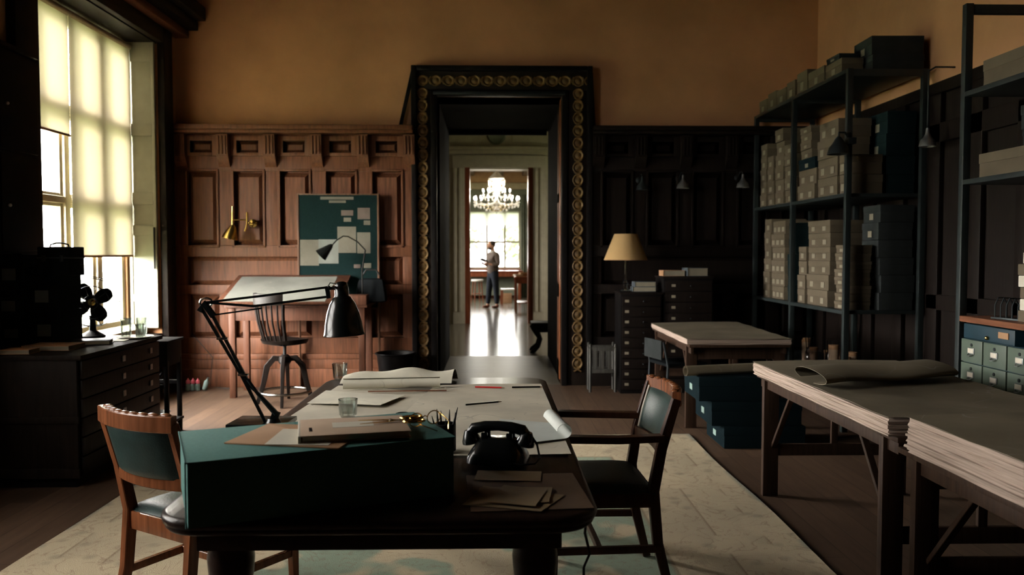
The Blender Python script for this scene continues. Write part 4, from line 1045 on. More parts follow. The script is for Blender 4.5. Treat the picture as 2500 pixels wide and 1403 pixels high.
# pin board with its papers
pb = thing('pin_board', 'tall teal pin board leaning against the panelling behind drafting table', 'board', (-1.695, 8.765, 0.0))
x0_, x1_ = onY(730, 480, 8.765).x + 1.695, onY(921, 480, 8.765).x + 1.695
zt_ = onY(800, 476, 8.765).z
B().box(x0_, x1_, -0.012, 0.015, 0.86, zt_).obj('panel', M['cork'], pb, smooth=False)
for a_, c_ in ((x0_ - 0.018, x0_), (x1_, x1_ + 0.02)):
    B().box(a_, c_, -0.02, 0.022, 0, zt_ + 0.015, 0.003).obj('frame_side', M['boardframe'], pb)
B().box(x0_, x1_, -0.02, 0.022, zt_, zt_ + 0.015, 0.003).obj('frame_top', M['boardframe'], pb)
B().box(x0_, x1_, -0.02, 0.022, 0.84, 0.86, 0.003).obj('frame_foot', M['boardframe'], pb)
notes = [(733, 585, 778, 648, 'map', 'cream sheet pinned lowest at the left of the teal board'),
         (778, 584, 826, 643, 'mapwhite', 'pale blue-white sheet pinned beside the cream sheet'),
         (824, 553, 869, 617, 'map', 'tall cream sheet pinned in the middle of the teal board'),
         (872, 567, 904, 618, 'map', 'narrow cream sheet pinned near right edge of the board'),
         (873, 507, 903, 535, 'buff', 'square pinkish photograph pinned high on the teal board'),
         (833, 513, 862, 526, 'buff', 'small pinkish strip pinned beside the square photograph'),
         (839, 531, 857, 541, 'label', 'small white slip pinned below the pinkish strip'),
         (888, 538, 904, 549, 'label', 'small white slip pinned below the square photograph'),
         (782, 480, 863, 487, 'label', 'long white title strip pinned at the top of board'),
         (803, 489, 844, 495, 'label', 'short white strip pinned under the long title strip'),
         (888, 642, 906, 654, 'label', 'round-edged white slip pinned low on the teal board'),
         (864, 645, 880, 654, 'buff', 'pinkish slip pinned low on the teal board')]
for k, (ax0, ay0, ax1, ay1, mm, lb) in enumerate(notes):
    a_ = onY(ax0, ay1, 8.75); c_ = onY(ax1, ay0, 8.75)
    def nf(u, v, a_=a_, c_=c_): return (a_.x + u * (c_.x - a_.x), 8.7515 - 0.004 * math.sin(u * PI) * (1 - v) - (0.0015 if k in (1,) else 0), a_.z + v * (c_.z - a_.z))
    tag(B().sheet(nf, 5, 5, 0.0007).obj('pinned_note', M[{'map': 'note', 'label': 'note', 'mapwhite': 'notepale', 'buff': 'notepink'}[mm]]), lb, 'note', 'papers on the pin board')

# brass swing-arm sconce
sn = thing('wall_sconce', 'polished brass swing-arm wall lamp on the reddish panelling', 'lamp', tuple(onY(618, 545, 8.82)))
B().lathe([(0.045, 0), (0.045, 0.012), (0.02, 0.03)], 20, M=Matrix.Rotation(PI / 2, 4, 'X')).obj('back_plate', M['brass'], sn)
B().cyl((0, -0.02, 0), (-0.01, -0.16, 0.0), 0.009, n=10).obj('arm', M['brass'], sn)
B().tube([(-0.015, -0.16, 0.11), (-0.015, -0.16, 0.0), (-0.025, -0.16, -0.05), (-0.04, -0.16, -0.09)], 0.011, 8).obj('upright', M['brass'], sn)
B().cyl((-0.015, -0.16, 0.03), (-0.16, -0.18, 0.03), 0.008, n=10).obj('arm', M['brass'], sn)
B().cyl((-0.16, -0.18, 0.17), (-0.165, -0.18, -0.03), 0.011, n=10).obj('upright', M['brass'], sn)
B().lathe([(0.014, 0.0), (0.028, -0.02), (0.045, -0.05), (0.068, -0.10), (0.082, -0.15), (0.077, -0.15), (0.06, -0.10), (0.0, -0.02)], 24, M=TR(-0.155, -0.18, -0.02) @ Matrix.Rotation(0.25, 4, 'Y')).obj('lamp_shade', M['brass'], sn)

# row of pink-capped bottles on the floor
for k, px in enumerate((459, 471, 483)):
    p = onY(px, 920, 8.62)
    t = thing('bottle', ['mint bottle with pink cap by the skirting, nearest the stand', 'mint bottle with pink cap by the skirting, between two alike', 'mint bottle with pink cap by the skirting, beside grey bottle'][k], 'bottle', (p.x, 8.62, 0), 0, 'pink-capped bottles')
    B().lathe([(0.02, 0), (0.024, 0.004), (0.024, 0.06), (0.012, 0.075)], 16).obj('body', M['mint'], t)
    B().lathe([(0.02, 0.072), (0.024, 0.085), (0.02, 0.105), (0.008, 0.115), (0.003, 0.13)], 16).obj('cap', M['pink'], t)
p = onY(498, 920, 8.62)
t = thing('bottle', 'grey tilted bottle at the end of the pink-capped bottles', 'bottle', (p.x - 0.01, 8.62, 0))
B().lathe([(0.02, 0), (0.026, 0.006), (0.026, 0.09), (0.012, 0.11), (0.010, 0.125)], 16, M=TR(0.012, 0, 0.004) @ Matrix.Rotation(0.3, 4, 'Y')).obj('body', M['mint'], t)
B().cyl((0.048, 0, 0.118), (0.054, 0, 0.135), 0.012, n=12).obj('cap', M['pewter'], t)
tag(B().tube([tuple(onY(470, 815, 8.78)), tuple(onY(500, 850, 8.76)), tuple(onY(519, 872, 8.74)), (-3.0, 8.68, 0.03), (-2.7, 8.6, 0.01)], 0.004, 6).obj('wall_cable', M['cord']), 'thin dark cable running down the panelling to the floor', 'cable')
# dark bin beside the doorway
bn = thing('waste_bin', 'dark rounded bin on floor between pin board and doorway', 'bin', (-1.02, 8.5, 0))
B().lathe([(0.13, 0), (0.15, 0.02), (0.19, 0.36), (0.20, 0.40), (0.19, 0.40), (0.18, 0.36), (0.14, 0.03), (0, 0.03)], 28).obj('drum', M['ebony'], bn)
B().tube([(0.2 * math.cos(2 * PI * k / 28), 0.2 * math.sin(2 * PI * k / 28), 0.40) for k in range(28)], 0.010, 8, closed=True).obj('rim', M['ebony'], bn)

# ================================================================== plan chest by the window and the things on it
pcx0, pcx1, pcy0, pcy1, pcz = -3.385, -2.53, 5.04, 6.25, 0.82
pc = thing('plan_chest', 'low dark wooden plan chest with shallow drawers under the window', 'chest', ((pcx0 + pcx1) / 2, (pcy0 + pcy1) / 2, 0))
cx_, cy_ = (pcx0 + pcx1) / 2, (pcy0 + pcy1) / 2
hx_, hy_ = (pcx1 - pcx0) / 2, (pcy1 - pcy0) / 2
M['chest'] = wood('dark_brown_chest_wood', (0.011, 0.007, 0.005), 0.6, spec=0.08)
B().box(-hx_, hx_ - 0.02, -hy_, hy_, 0.06, 0.79, 0.004).obj('body', M['chest'], pc)
B().box(-hx_, hx_ + 0.015, -hy_ - 0.015, hy_ + 0.015, 0.79, 0.82, 0.006).obj('chest_top', M['chest'], pc)
B().box(-hx_ + 0.02, hx_ - 0.04, -hy_ + 0.02, hy_ - 0.02, 0.0, 0.06).obj('plinth', M['ebony'], pc)
B().box(-hx_, hx_ - 0.01, -hy_ - 0.010, -hy_, 0.40, 0.44, 0.003).obj('side_moulding', M['chest'], pc)
B().box(-hx_, hx_ - 0.01, -hy_ - 0.010, -hy_, 0.06, 0.12, 0.003).obj('side_moulding', M['chest'], pc)
for i in range(6):
    z0 = 0.075 + i * 0.119
    dr = B().box(hx_ - 0.02, hx_ + 0.002, -hy_ + 0.025, hy_ - 0.025, z0, z0 + 0.110, 0.003).obj('drawer', M['dark'], pc)
    for yy in (-0.02, 0.42):
        B().box(hx_ + 0.002, hx_ + 0.010, yy - 0.02, yy + 0.02, z0 + 0.035, z0 + 0.075, 0.002).obj('handle', M['pewter'], dr)

def docbox(label, x0, x1, y0, y1, z0, z1, m, lm, face='-Y', group=None, name='document_box'):
    t = thing(name, label, 'box', ((x0 + x1) / 2, (y0 + y1) / 2, z0), 0, group)
    a_, c_ = (x1 - x0) / 2, (y1 - y0) / 2; h = z1 - z0
    B().box(-a_, a_, -c_, c_, 0, h * 0.72, 0.003).obj('body', m, t)
    B().box(-a_ - 0.002, a_ + 0.002, -c_ - 0.002, c_ + 0.002, h * 0.72, h, 0.003).obj('lid', m, t)
    if face == '-Y': B().box(-min(0.045, a_ * .6), min(0.045, a_ * .6), -c_ - 0.004, -c_ - 0.002, h * 0.25, h * 0.6).obj('label', lm, t)
    return t
G = 'black document boxes on the plan chest'
YD = 5.62
docbox('black document box with faint label, lowest beside the fan', -3.16, -2.945, YD, YD + 0.3, pcz + .001, 1.05, M['blackbox'], M['labelblue'], group=G)
docbox('black document box with faint label, under the handled case', -3.165, -2.94, YD - 0.02, YD + 0.28, 1.051, 1.285, M['blackbox'], M['labelblue'], group=G)
docbox('black document box against the wall, lowest of its column', -3.38, -3.17, YD, YD + 0.3, pcz + .001, 1.0, M['blackbox'], M['labelblue'], group=G)
docbox('black document box against the wall, middle of its column', -3.38, -3.175, YD - 0.02, YD + 0.28, 1.001, 1.2, M['blackbox'], M['labelblue'], group=G)
docbox('black document box against the wall, topmost of its column', -3.38, -3.18, YD, YD + 0.28, 1.201, 1.43, M['blackbox'], M['labelblue'], group=G)
cs = thing('carrying_case', 'black upright case with carrying handle atop the document boxes', 'case', (-2.995, YD + 0.12, 1.286))
B().box(-0.105, 0.105, -0.10, 0.12, 0, 0.20, 0.008).obj('body', M['blackbox'], cs)
B().box(-0.107, 0.107, -0.102, 0.122, 0.12, 0.128, 0.002).obj('seam', M['iron'], cs)
B().tube([(-0.07, 0, 0.198), (-0.065, 0, 0.215), (-0.03, 0, 0.226), (0.02, 0, 0.226), (0.055, 0, 0.215), (0.06, 0, 0.198)], 0.006, 8).obj('handle', M['ebony'], cs)
for s_ in (-1, 1): B().box(s_ * 0.06 - 0.012, s_ * 0.06 + 0.012, -0.108, -0.102, 0.10, 0.14, 0.002).obj('latch', M['iron'], cs)
# tall dark cabinet behind (against the pier between the windows)
tc_ = thing('tall_cabinet', 'tall black cabinet on the wall pier beside the short blind', 'cabinet', (-3.30, 5.72, 1.44))
B().box(-0.09, 0.075, -0.28, 0.18, 0, 1.36, 0.006).obj('carcass', M['ebony'], tc_)
for z0 in (0.02, 0.69):
    dd = B().box(0.075, 0.09, -0.27, 0.17, z0, z0 + 0.65, 0.005).obj('door', M['ebony'], tc_)
    B().sphere((0.098, -0.2, z0 + 0.3), 0.012).obj('knob', M['pewter'], dd)
B().box(-0.09, 0.10, -0.29, 0.19, 1.36, 1.39, 0.006).obj('cornice', M['ebony'], tc_)
# old electric fan
fn_ = thing('desk_fan', 'old black desk fan with wire cage in front of window', 'fan', (-2.97, 6.12, pcz + .001), math.radians(20))
B().lathe([(0.085, 0), (0.088, 0.012), (0.06, 0.03), (0.025, 0.05), (0.02, 0.12), (0.024, 0.16)], 24).obj('base', M['ebony'], fn_)
HUB = Vector((0, 0, 0.26))
B().tube([(0, 0, 0.15), (0, 0.03, 0.19), (0, 0.03, 0.23)], 0.016, 10).obj('neck', M['ebony'], fn_)
B().lathe([(0.02, -0.0), (0.05, 0.02), (0.055, 0.09), (0.035, 0.12), (0.01, 0.125)], 20, M=Matrix.Translation(HUB) @ Matrix.Rotation(-PI / 2, 4, 'X')).obj('motor', M['ebony'], fn_)
for k in range(4):
    qa = k * PI / 2 + 1.05
    MM = Matrix.Translation(HUB + Vector((0, -0.03, 0))) @ Matrix.Rotation(qa, 4, 'Y')
    def bl(u, v, MM=MM):
        r = 0.02 + 0.135 * u; wd = 0.014 + 0.032 * math.sin(min(1, u * 1.12) * PI * 0.9) ** 0.7 + 0.010 * u
        if u > 0.9: wd *= max(0.25, 1 - ((u - 0.9) / 0.1) ** 2)
        return tuple(MM @ Vector((r, 0.03 * (v - 0.5), (v - 0.5) * 2 * wd)))
    B().sheet(bl, 14, 6, 0.002).obj('blade', M['ebony'], fn_)
B().lathe([(0.026, 0), (0.026, 0.02), (0.0, 0.034)], 18, M=Matrix.Translation(HUB + Vector((0, -0.02, 0))) @ Matrix.Rotation(PI / 2, 4, 'X')).obj('hub', M['brass'], fn_)
cg = thing_list = []
for r_, yo in ((0.175, -0.02), (0.185, 0.02), (0.12, -0.065), (0.05, -0.085)):
    B().tube([(r_ * math.cos(2 * PI * k / 36), yo, HUB.z + r_ * math.sin(2 * PI * k / 36)) for k in range(36)], 0.0032, 6, closed=True).obj('cage_ring', M['iron'], fn_)
for k in range(10):
    qa = 2 * PI * k / 10
    c1, s1 = math.cos(qa), math.sin(qa)
    B().tube([(0.05 * c1, -0.085, HUB.z + 0.05 * s1), (0.12 * c1, -0.065, HUB.z + 0.12 * s1), (0.175 * c1, -0.02, HUB.z + 0.175 * s1), (0.185 * c1, 0.02, HUB.z + 0.185 * s1)], 0.0024, 5).obj('cage_wire', M['iron'], fn_)
# three glasses on a saucer
sau = B().lathe([(0.09, 0), (0.13, 0.012), (0.127, 0.014), (0.085, 0.006), (0, 0.006)], 32).obj('tray', M['label'], loc=(-2.63, 6.05, pcz + .001))
tag(sau, 'white round tray under the glasses on the plan chest', 'tray')
for k, (ox, oy) in enumerate(((-0.055, -0.02), (0.03, 0.045), (0.055, -0.045))):
    tumbler(['tall glass on white tray, nearest the window', 'tall glass on white tray, standing behind the others', 'glass on white tray, nearest the chest edge'][k], (-2.63 + ox, 6.05 + oy, pcz + 0.009), 0.04 if k != 2 else 0.034, 0.14 if k != 2 else 0.10, 'glasses on the white tray')
def book(label, x, y, z, sx, sy, h, rz, m, group):
    t = thing('book', label, 'book', (x, y, z), rz, group)
    B().box(-sx, sx, -sy, sy, 0, 0.003, 0.001).obj('back_cover', m, t)
    B().box(-sx + 0.006, sx - 0.005, -sy + 0.004, sy - 0.004, 0.003, h - 0.003).obj('page_block', M['boxlabel'], t)
    B().box(-sx, sx, -sy, sy, h - 0.003, h, 0.001).obj('front_cover', m, t)
    B().box(-sx - 0.002, -sx + 0.004, -sy, sy, 0, h, 0.002).obj('spine', m, t)
    return t
GB = 'books on the plan chest'
book('closed book with tan page edges at near end of plan chest', -2.95, 5.15, pcz + .001, 0.09, 0.07, 0.028, 0.05, M['kraft'], GB)
book('flat brown book below the black boxes on plan chest', -2.86, 5.38, pcz + .001, 0.15, 0.11, 0.03, 0.0, M['kraft'], GB)
book('dark folio lying near the glasses on plan chest', -2.75, 5.66, pcz + .001, 0.12, 0.09, 0.03, 0.3, M['ebony'], GB)
flat_sheet('loose_sheet', M['label'], [(-2.88, 5.84), (-2.60, 5.80), (-2.62, 5.95), (-2.85, 6.0)], pcz + .001, 0.002, 0.004, 6, 6, 'white sheet lying on plan chest before the fan', 'paper')
pp2 = thing('pen_cup', 'dark cup with shiny pens on the near end of plan chest', 'cup', (-3.14, 5.16, pcz + .001))
B().lathe([(0.035, 0), (0.04, 0.004), (0.04, 0.10), (0.036, 0.10), (0.035, 0.006), (0, 0.006)], 20).obj('cup', M['labelblue'], pp2)
for k in range(5):
    qa = 2 * PI * k / 5
    B().cyl((0.012 * math.cos(qa), 0.012 * math.sin(qa), 0.01), (0.05 * math.cos(qa) + 0.02, 0.03 * math.sin(qa), 0.19 + 0.02 * (k % 3)), 0.004, 0.003, 8).obj('pen', M['iron'], pp2)
# little black stand beyond the chest with a bowl on its shelf
st = thing('side_stand', 'small black open stand beyond the far end of plan chest', 'stand', (-2.665, 6.55, 0))
for sx_ in (-1, 1):
    for sy_ in (-1, 1):
        B().box(sx_ * 0.11 - 0.016, sx_ * 0.11 + 0.016, sy_ * 0.13 - 0.016, sy_ * 0.13 + 0.016, 0, 0.60, 0.003).obj('leg', M['ebony'], st)
B().box(-0.14, 0.14, -0.17, 0.17, 0.74, 0.76, 0.004).obj('top', M['ebony'], st)
B().box(-0.125, 0.125, -0.15, 0.15, 0.56, 0.74, 0.004).obj('drawer_case', M['ebony'], st)
for sy_ in (-1, 1): B().bar([(-0.11, sy_ * 0.13, 0.40), (0.11, sy_ * 0.13, 0.40)], 0.02, 0.03).obj('stretcher', M['ebony'], st)
B().bar([(-0.0, -0.13, 0.40), (0.11, -0.13, 0.54)], 0.02, 0.02).obj('brace', M['ebony'], st)
B().box(-0.14, 0.14, -0.14, 0.14, 0.10, 0.12, 0.003).obj('shelf', M['ebony'], st)
bw = B().lathe([(0.04, 0), (0.065, 0.02), (0.088, 0.06), (0.084, 0.06), (0.062, 0.024), (0, 0.008)], 28).obj('metal_bowl', M['steel'], loc=(-2.665, 6.54, 0.121))
tag(bw, 'shiny metal bowl on the lower shelf of black stand', 'bowl')

# ================================================================== right of the doorway
def drawer_cabinet(label, x0, x1, y0, y1, h, n, lx):
    t = thing('drawer_cabinet', label, 'cabinet', ((x0 + x1) / 2, (y0 + y1) / 2, 0), 0, 'drawer cabinets against the dark panelling')
    a_, c_ = (x1 - x0) / 2, (y1 - y0) / 2
    B().box(-a_, a_, -c_, c_, 0, h - 0.02, 0.004).obj('body', M['ebony'], t)
    B().box(-a_ - 0.01, a_ + 0.01, -c_ - 0.01, c_, h - 0.02, h, 0.004).obj('cabinet_top', M['dark'], t)
    s = (h - 0.08) / n
    for i in range(n):
        z0 = 0.04 + i * s
        d = B().box(-a_ + 0.012, a_ - 0.012, -c_ - 0.012, -c_, z0 + 0.004, z0 + s - 0.004, 0.003).obj('drawer', M['dark'], t)
        B().box(-a_ + lx - 0.020, -a_ + lx + 0.020, -c_ - 0.016, -c_ - 0.012, z0 + s * 0.42, z0 + s * 0.42 + 0.026).obj('label_holder', M['boxlabel'], d)
        B().sphere((0.02, -c_ - 0.02, z0 + s * 0.5), 0.008).obj('knob', M['iron'], d)
    return t
drawer_cabinet('black nine-drawer cabinet carrying the parchment-shaded lamp', 1.30, 1.72, 8.32, 8.76, 1.04, 9, 0.06)
drawer_cabinet('black drawer cabinet behind the farthest trestle table', 1.74, 2.25, 8.34, 8.76, 1.20, 10, 0.10)
tlp = thing('shaded_lamp', 'table lamp with wide parchment shade on black drawer cabinet', 'lamp', (1.37, 8.48, 1.041))
z0s = onY(1530, 634, 8.48).z - 1.041; z1s = onY(1530, 571, 8.48).z - 1.041
B().lathe([(0.065, 0), (0.07, 0.012), (0.03, 0.03), (0.02, 0.05), (0.035, 0.09), (0.012, 0.12), (0.009, z0s + 0.05)], 24).obj('stem', M['tumbler'], tlp)
B().cyl((0, 0, z0s + 0.03), (0, 0, z0s + 0.1), 0.015, n=12).obj('socket', M['brass'], tlp)
B().lathe([(0.225, z0s), (0.118, z1s), (0.116, z1s), (0.222, z0s + 0.001)], 40, cap=False).obj('lamp_shade', M['shade'], tlp)
B().tube([(0.224 * math.cos(2 * PI * k / 40), 0.224 * math.sin(2 * PI * k / 40), z0s) for k in range(40)], 0.003, 6, closed=True).obj('shade_rim', M['kraft'], tlp)
for k, (x, y, z, h, sx_, lb) in enumerate(((1.56, 8.5, 1.041, 0.05, 0.12, 'grey book lying beside the shaded lamp, lower of two'), (1.57, 8.52, 1.092, 0.05, 0.11, 'grey book lying beside the shaded lamp, upper of two'), (1.86, 8.5, 1.201, 0.06, 0.115, 'tan book on taller drawer cabinet, nearer the lamp'), (2.1, 8.5, 1.201, 0.085, 0.11, 'grey book on taller drawer cabinet, farther from lamp'))):
    book(lb, x, y, z, sx_, 0.09, h, 0.05 * (k - 1), M['kraft'] if k == 2 else M['pewter2'] if 'pewter2' in M else M['labelblue'], 'books on the drawer cabinets')
rk = thing('slatted_rack', 'small slatted rack with knobbed posts beside the doorway', 'rack', (1.13, 8.5, 0))
rm = M['rackm'] = wood('grey_brown_rack_wood', (0.05, 0.048, 0.042), 0.5)
for s_ in (-1, 1):
    for yy in (-0.09, 0.09):
        B().lathe([(0.014, 0), (0.016, 0.45), (0.01, 0.46), (0.017, 0.48), (0.012, 0.50), (0.0, 0.505)], 12, (s_ * 0.13, yy, 0)).obj('post', rm, rk)
for yy in (-0.09, 0.09):
    for zz in (0.20, 0.43): B().box(-0.12, 0.12, yy - 0.008, yy + 0.008, zz, zz + 0.04, 0.003).obj('rail', rm, rk)
    for xx in (-0.07, 0.0, 0.07): B().box(xx - 0.016, xx + 0.016, yy - 0.006, yy + 0.006, 0.24, 0.43, 0.002).obj('slat', rm, rk)
B().box(-0.12, 0.12, -0.085, 0.085, 0.20, 0.215).obj('rack_bottom', rm, rk)

def wall_lamp(label, pos, rot, m, drop=0.0):
    t = thing('bell_lamp', label, 'lamp', pos, rot, 'small bell-shaped wall lamps')
    B().lathe([(0.035, 0), (0.035, 0.01), (0.012, 0.02)], 18, M=Matrix.Rotation(PI / 2, 4, 'X')).obj('back_plate', M['iron'], t)
    B().tube([(0, -0.01, 0), (0, -0.10, 0.05), (0, -0.17, 0.05), (0, -0.20, 0.01)], 0.006, 8).obj('arm', M['iron'], t)
    B().lathe([(0.010, 0.02), (0.014, -0.02), (0.03, -0.05), (0.055, -0.075), (0.068, -0.12), (0.064, -0.12), (0.05, -0.078), (0.0, -0.04)], 22, (0, -0.20, 0)).obj('lamp_shade', m, t)
    return t
wall_lamp('bell-shaped wall lamp on shaded panelling, nearest the doorway', tuple(onY(1560, 440, 8.83)), 0, M['iron'])
wall_lamp('bell-shaped wall lamp on shaded panelling, between the other two', tuple(onY(1657, 436, 8.83)), 0, M['pewter'])
wall_lamp('bell-shaped wall lamp on shaded panelling, beside the tall shelves', tuple(onY(1800, 434, 8.83)), 0, M['pewter'])
pl = thing('hanging_lamp', 'small bell lamp hanging on a rod between the two shelf units', 'lamp', (3.30, 6.2, 2.25))
B().cyl((0, 0, 0.12), (0, 0, 0.58), 0.006, n=8).obj('rod', M['iron'], pl)
B().tube([(0, 0, 0.57), (0.05, 0, 0.60), (0.20, 0, 0.60)], 0.007, 8).obj('bracket', M['iron'], pl)
B().lathe([(0.012, 0.14), (0.016, 0.10), (0.03, 0.07), (0.05, 0.05), (0.062, 0.0), (0.058, 0), (0.046, 0.048), (0.0, 0.085)], 22).obj('lamp_shade', M['pewter'], pl)

# ================================================================== tall shelf units on the right
def shelf_unit(label, x0, x1, ys, zs, ztop, post=0.045):
    t = thing('shelf_unit', label, 'shelves', ((x0 + x1) / 2, (ys[0] + ys[-1]) / 2, 0), 0, 'tall dark shelf units')
    a_ = (x1 - x0) / 2; my = (ys[0] + ys[-1]) / 2; h = post / 2
    for y in ys:
        for sx_ in (-1, 1):
            B().box(sx_ * a_ - h, sx_ * a_ + h, y - my - h, y - my + h, 0, ztop, 0.004).obj('post', M['shelfmetal'], t)
        B().box(-a_ + h, a_ - h, y - my - h * 0.8, y - my + h * 0.8, ztop - 0.06, ztop - 0.005, 0.003).obj('end_rail', M['shelfmetal'], t)
    for z in zs:
        for ya, yb_ in zip(ys, ys[1:]):
            B().box(-a_ - h, a_ + h, ya - my + h, yb_ - my - h, z - 0.03, z, 0.003).obj('shelf', M['shelfmetal'], t)
    return t
SX0_, SX1_ = 2.82, 3.42
shelf_unit('long dark shelf unit packed with beige archive boxes', SX0_, SX1_, [6.49, 7.68, 8.78], [0.40, 0.98, 1.92, 2.90], 2.90)
u2 = shelf_unit('dark shelf unit with counter and card drawers at picture edge', SX0_, SX1_, [3.55, 4.87], [1.88, 2.40], 2.92)
B().box(-0.325, 0.325, -0.635, 0.635, 1.035, 1.07, 0.006).obj('counter', M['counter'], u2)

# archive boxes -----------------------------------------------------
ORD = ['lowest', 'second', 'third', 'fourth', 'fifth', 'sixth', 'seventh', 'eighth', 'ninth', 'tenth', 'eleventh']
_bm = {}
def abox_meshes(kind, w_, d_, h):
    key = (kind, round(w_, 3), round(d_, 3), round(h, 3))
    if key in _bm: return _bm[key]
    bm_, lm_ = {'beige': (M['beigebox'], M['beigelid']), 'teal': (M['tealdark'], M['tealdark']), 'blue': (M['bluebox'], M['bluebox']), 'grey': (M['grey'], M['grey']), 'black': (M['blackbox'], M['blackbox'])}[kind]
    body = B().box(-d_ / 2 + 0.003, d_ / 2 - 0.003, -w_ / 2 + 0.003, w_ / 2 - 0.003, 0, h - 0.002, 0.002).mesh('body'); body.materials.append(bm_)
    lid = B().box(-d_ / 2, d_ / 2, -w_ / 2, w_ / 2, h * 0.60, h, 0.0025).mesh('lid'); lid.materials.append(lm_)
    lab = B().box(-d_ / 2 - 0.0015, -d_ / 2 + 0.0005, -0.035, 0.035, h * 0.16, h * 0.52).mesh('label'); lab.materials.append(M['boxlabel'])
    _bm[key] = (body, lid, lab); return _bm[key]
M['grey'] = mat('grey_board', (0.022, 0.025, 0.025), 0.9, spec=0.05)
def abox(label, x, y, z, w_, d_, h, kind='beige', rz=0.0, group=None, nlab=1):
    """long side w_ along Y, d_ along X, labels on the -X face"""
    body, lid, lab = abox_meshes(kind, w_, d_, h)
    t = thing('archive_box', label, 'box', (x, y, z), rz, group)
    link('body', body, None, t); link('lid', lid, None, t)
    for i in range(nlab):
        o = link('label', lab, None, t, (0, (i - (nlab - 1) / 2) * (w_ / nlab), 0))
        if w_ / nlab < 0.1: o.scale = (1, 0.5, 1)
    return t
def stack(where, y0, y1, z0, n, h, kind='beige', xf=2.84, d_=0.36, nlab=1, jx=0.018, group='archive boxes on the long shelf unit', noun=None):
    z = z0 + 0.0008
    for i in range(n):
        hh = h if not isinstance(h, (list, tuple)) else h[i]
        nm = noun or {'beige': 'beige archive box', 'teal': 'dark teal box', 'blue': 'slate blue box', 'grey': 'grey box', 'black': 'black box'}[kind]
        pos = 'only box' if n == 1 else ('topmost' if i == n - 1 else ('lowest' if i == 0 else ORD[i] + ' up'))
        if n == 1: lb = f'{nm} {where}'
        else: lb = f'{nm}, {pos}, stack {where}'
        abox(lb, xf + d_ / 2 + R.uniform(0, jx), (y0 + y1) / 2 + R.uniform(-0.006, 0.006), z, (y1 - y0) - 0.014, d_, hh - 0.002, kind, R.uniform(-0.025, 0.025), group, nlab)
        z += hh
U, Mi, Lo = 'on upper shelf', 'on middle shelf', ''
stack('at far end of upper shelf', 8.52, 8.72, 1.92, 5, 0.132)
stack('second from far end, upper shelf', 8.30, 8.50, 1.92, 4, 0.128)
stack('third from far end, upper shelf', 8.03, 8.27, 1.92, 6, 0.125)
stack('just beyond middle post, upper shelf', 7.74, 8.00, 1.92, [0.13, 0.12, 0.11, 0.11, 0.10].__len__(), [0.13, 0.12, 0.11, 0.11, 0.10])
stack('just before middle post, upper shelf', 7.22, 7.63, 1.92, 2, 0.14, nlab=2)
stack('on two beige boxes, upper shelf', 7.22, 7.63, 2.20, 1, 0.10, 'blue')
stack('of small boxes above the slate blue box', 7.34, 7.62, 2.30, 4, [0.085, 0.075, 0.07, 0.06], xf=2.85, d_=0.30)
stack('nearest camera on the upper shelf', 6.76, 7.17, 1.92, 4, [0.165, 0.16, 0.165, 0.15], nlab=2, d_=0.28)
stack('of slim boxes behind near post, upper shelf', 6.58, 6.72, 1.92, 2, 0.16, d_=0.3)
stack('at far end of middle shelf', 8.36, 8.58, 0.98, 6, 0.135)
stack('second from far end, middle shelf', 7.96, 8.33, 0.98, 6, 0.130, nlab=3)
stack('of dark boxes by middle post, middle shelf', 7.74, 7.93, 0.98, 5, 0.15, 'teal', xf=2.86)
stack('just before middle post, middle shelf', 7.42, 7.62, 0.98, 4, 0.13)
stack('highest on the middle shelf, centre of near bay', 6.90, 7.38, 0.98, 6, [0.14, 0.135, 0.12, 0.12, 0.12, 0.11], nlab=2, d_=0.3)
stack('behind the near post, thin boxes on middle shelf', 6.56, 6.80, 0.98, 8, 0.066, xf=2.85, d_=0.2)
# deeper boxes seen through the near end
stack('deep in near end of upper shelf', 6.60, 6.95, 1.92, 4, [0.16, 0.15, 0.18, 0.18], 'teal', xf=3.18, d_=0.24, jx=0.0)
stack('at near end, back of middle shelf', 6.53, 6.85, 0.98, 6, 0.142, 'grey', xf=3.10, d_=0.28, jx=0.02, noun='cream-labelled grey box')
# along the very top
tops = [(8.50, 8.74, 0.14, 'beige', 'at the far end'), (8.22, 8.47, 0.17, 'beige', 'second from the far end'), (7.95, 8.20, 0.15, 'beige', 'third from the far end'), (7.70, 7.92, 0.17, 'beige', 'above the middle post'), (7.40, 7.66, 0.20, 'beige', 'just before the middle post'), (7.02, 7.38, 0.15, 'beige', 'fourth from the near end'), (6.66, 7.00, 0.13, 'beige', 'at the near front corner')]
for ya, yb_, hh, kd, wh in tops:
    stack('on very top of shelf unit, ' + wh, ya, yb_, 2.90, 1, hh, kd, xf=2.83, d_=0.30 if ya > 7.01 else 0.18, jx=0.0, group='boxes along the shelf unit top')
stack('lying on the flat box at top corner', 6.72, 6.98, 3.03, 1, 0.05, 'grey', xf=2.83, d_=0.17, jx=0, group='boxes along the shelf unit top')
stack('of two wide boxes on shelf unit top', 6.55, 6.90, 2.90, 2, [0.13, 0.15], 'grey', xf=3.03, d_=0.42, jx=0, group='boxes along the shelf unit top', noun='wide dark grey box')
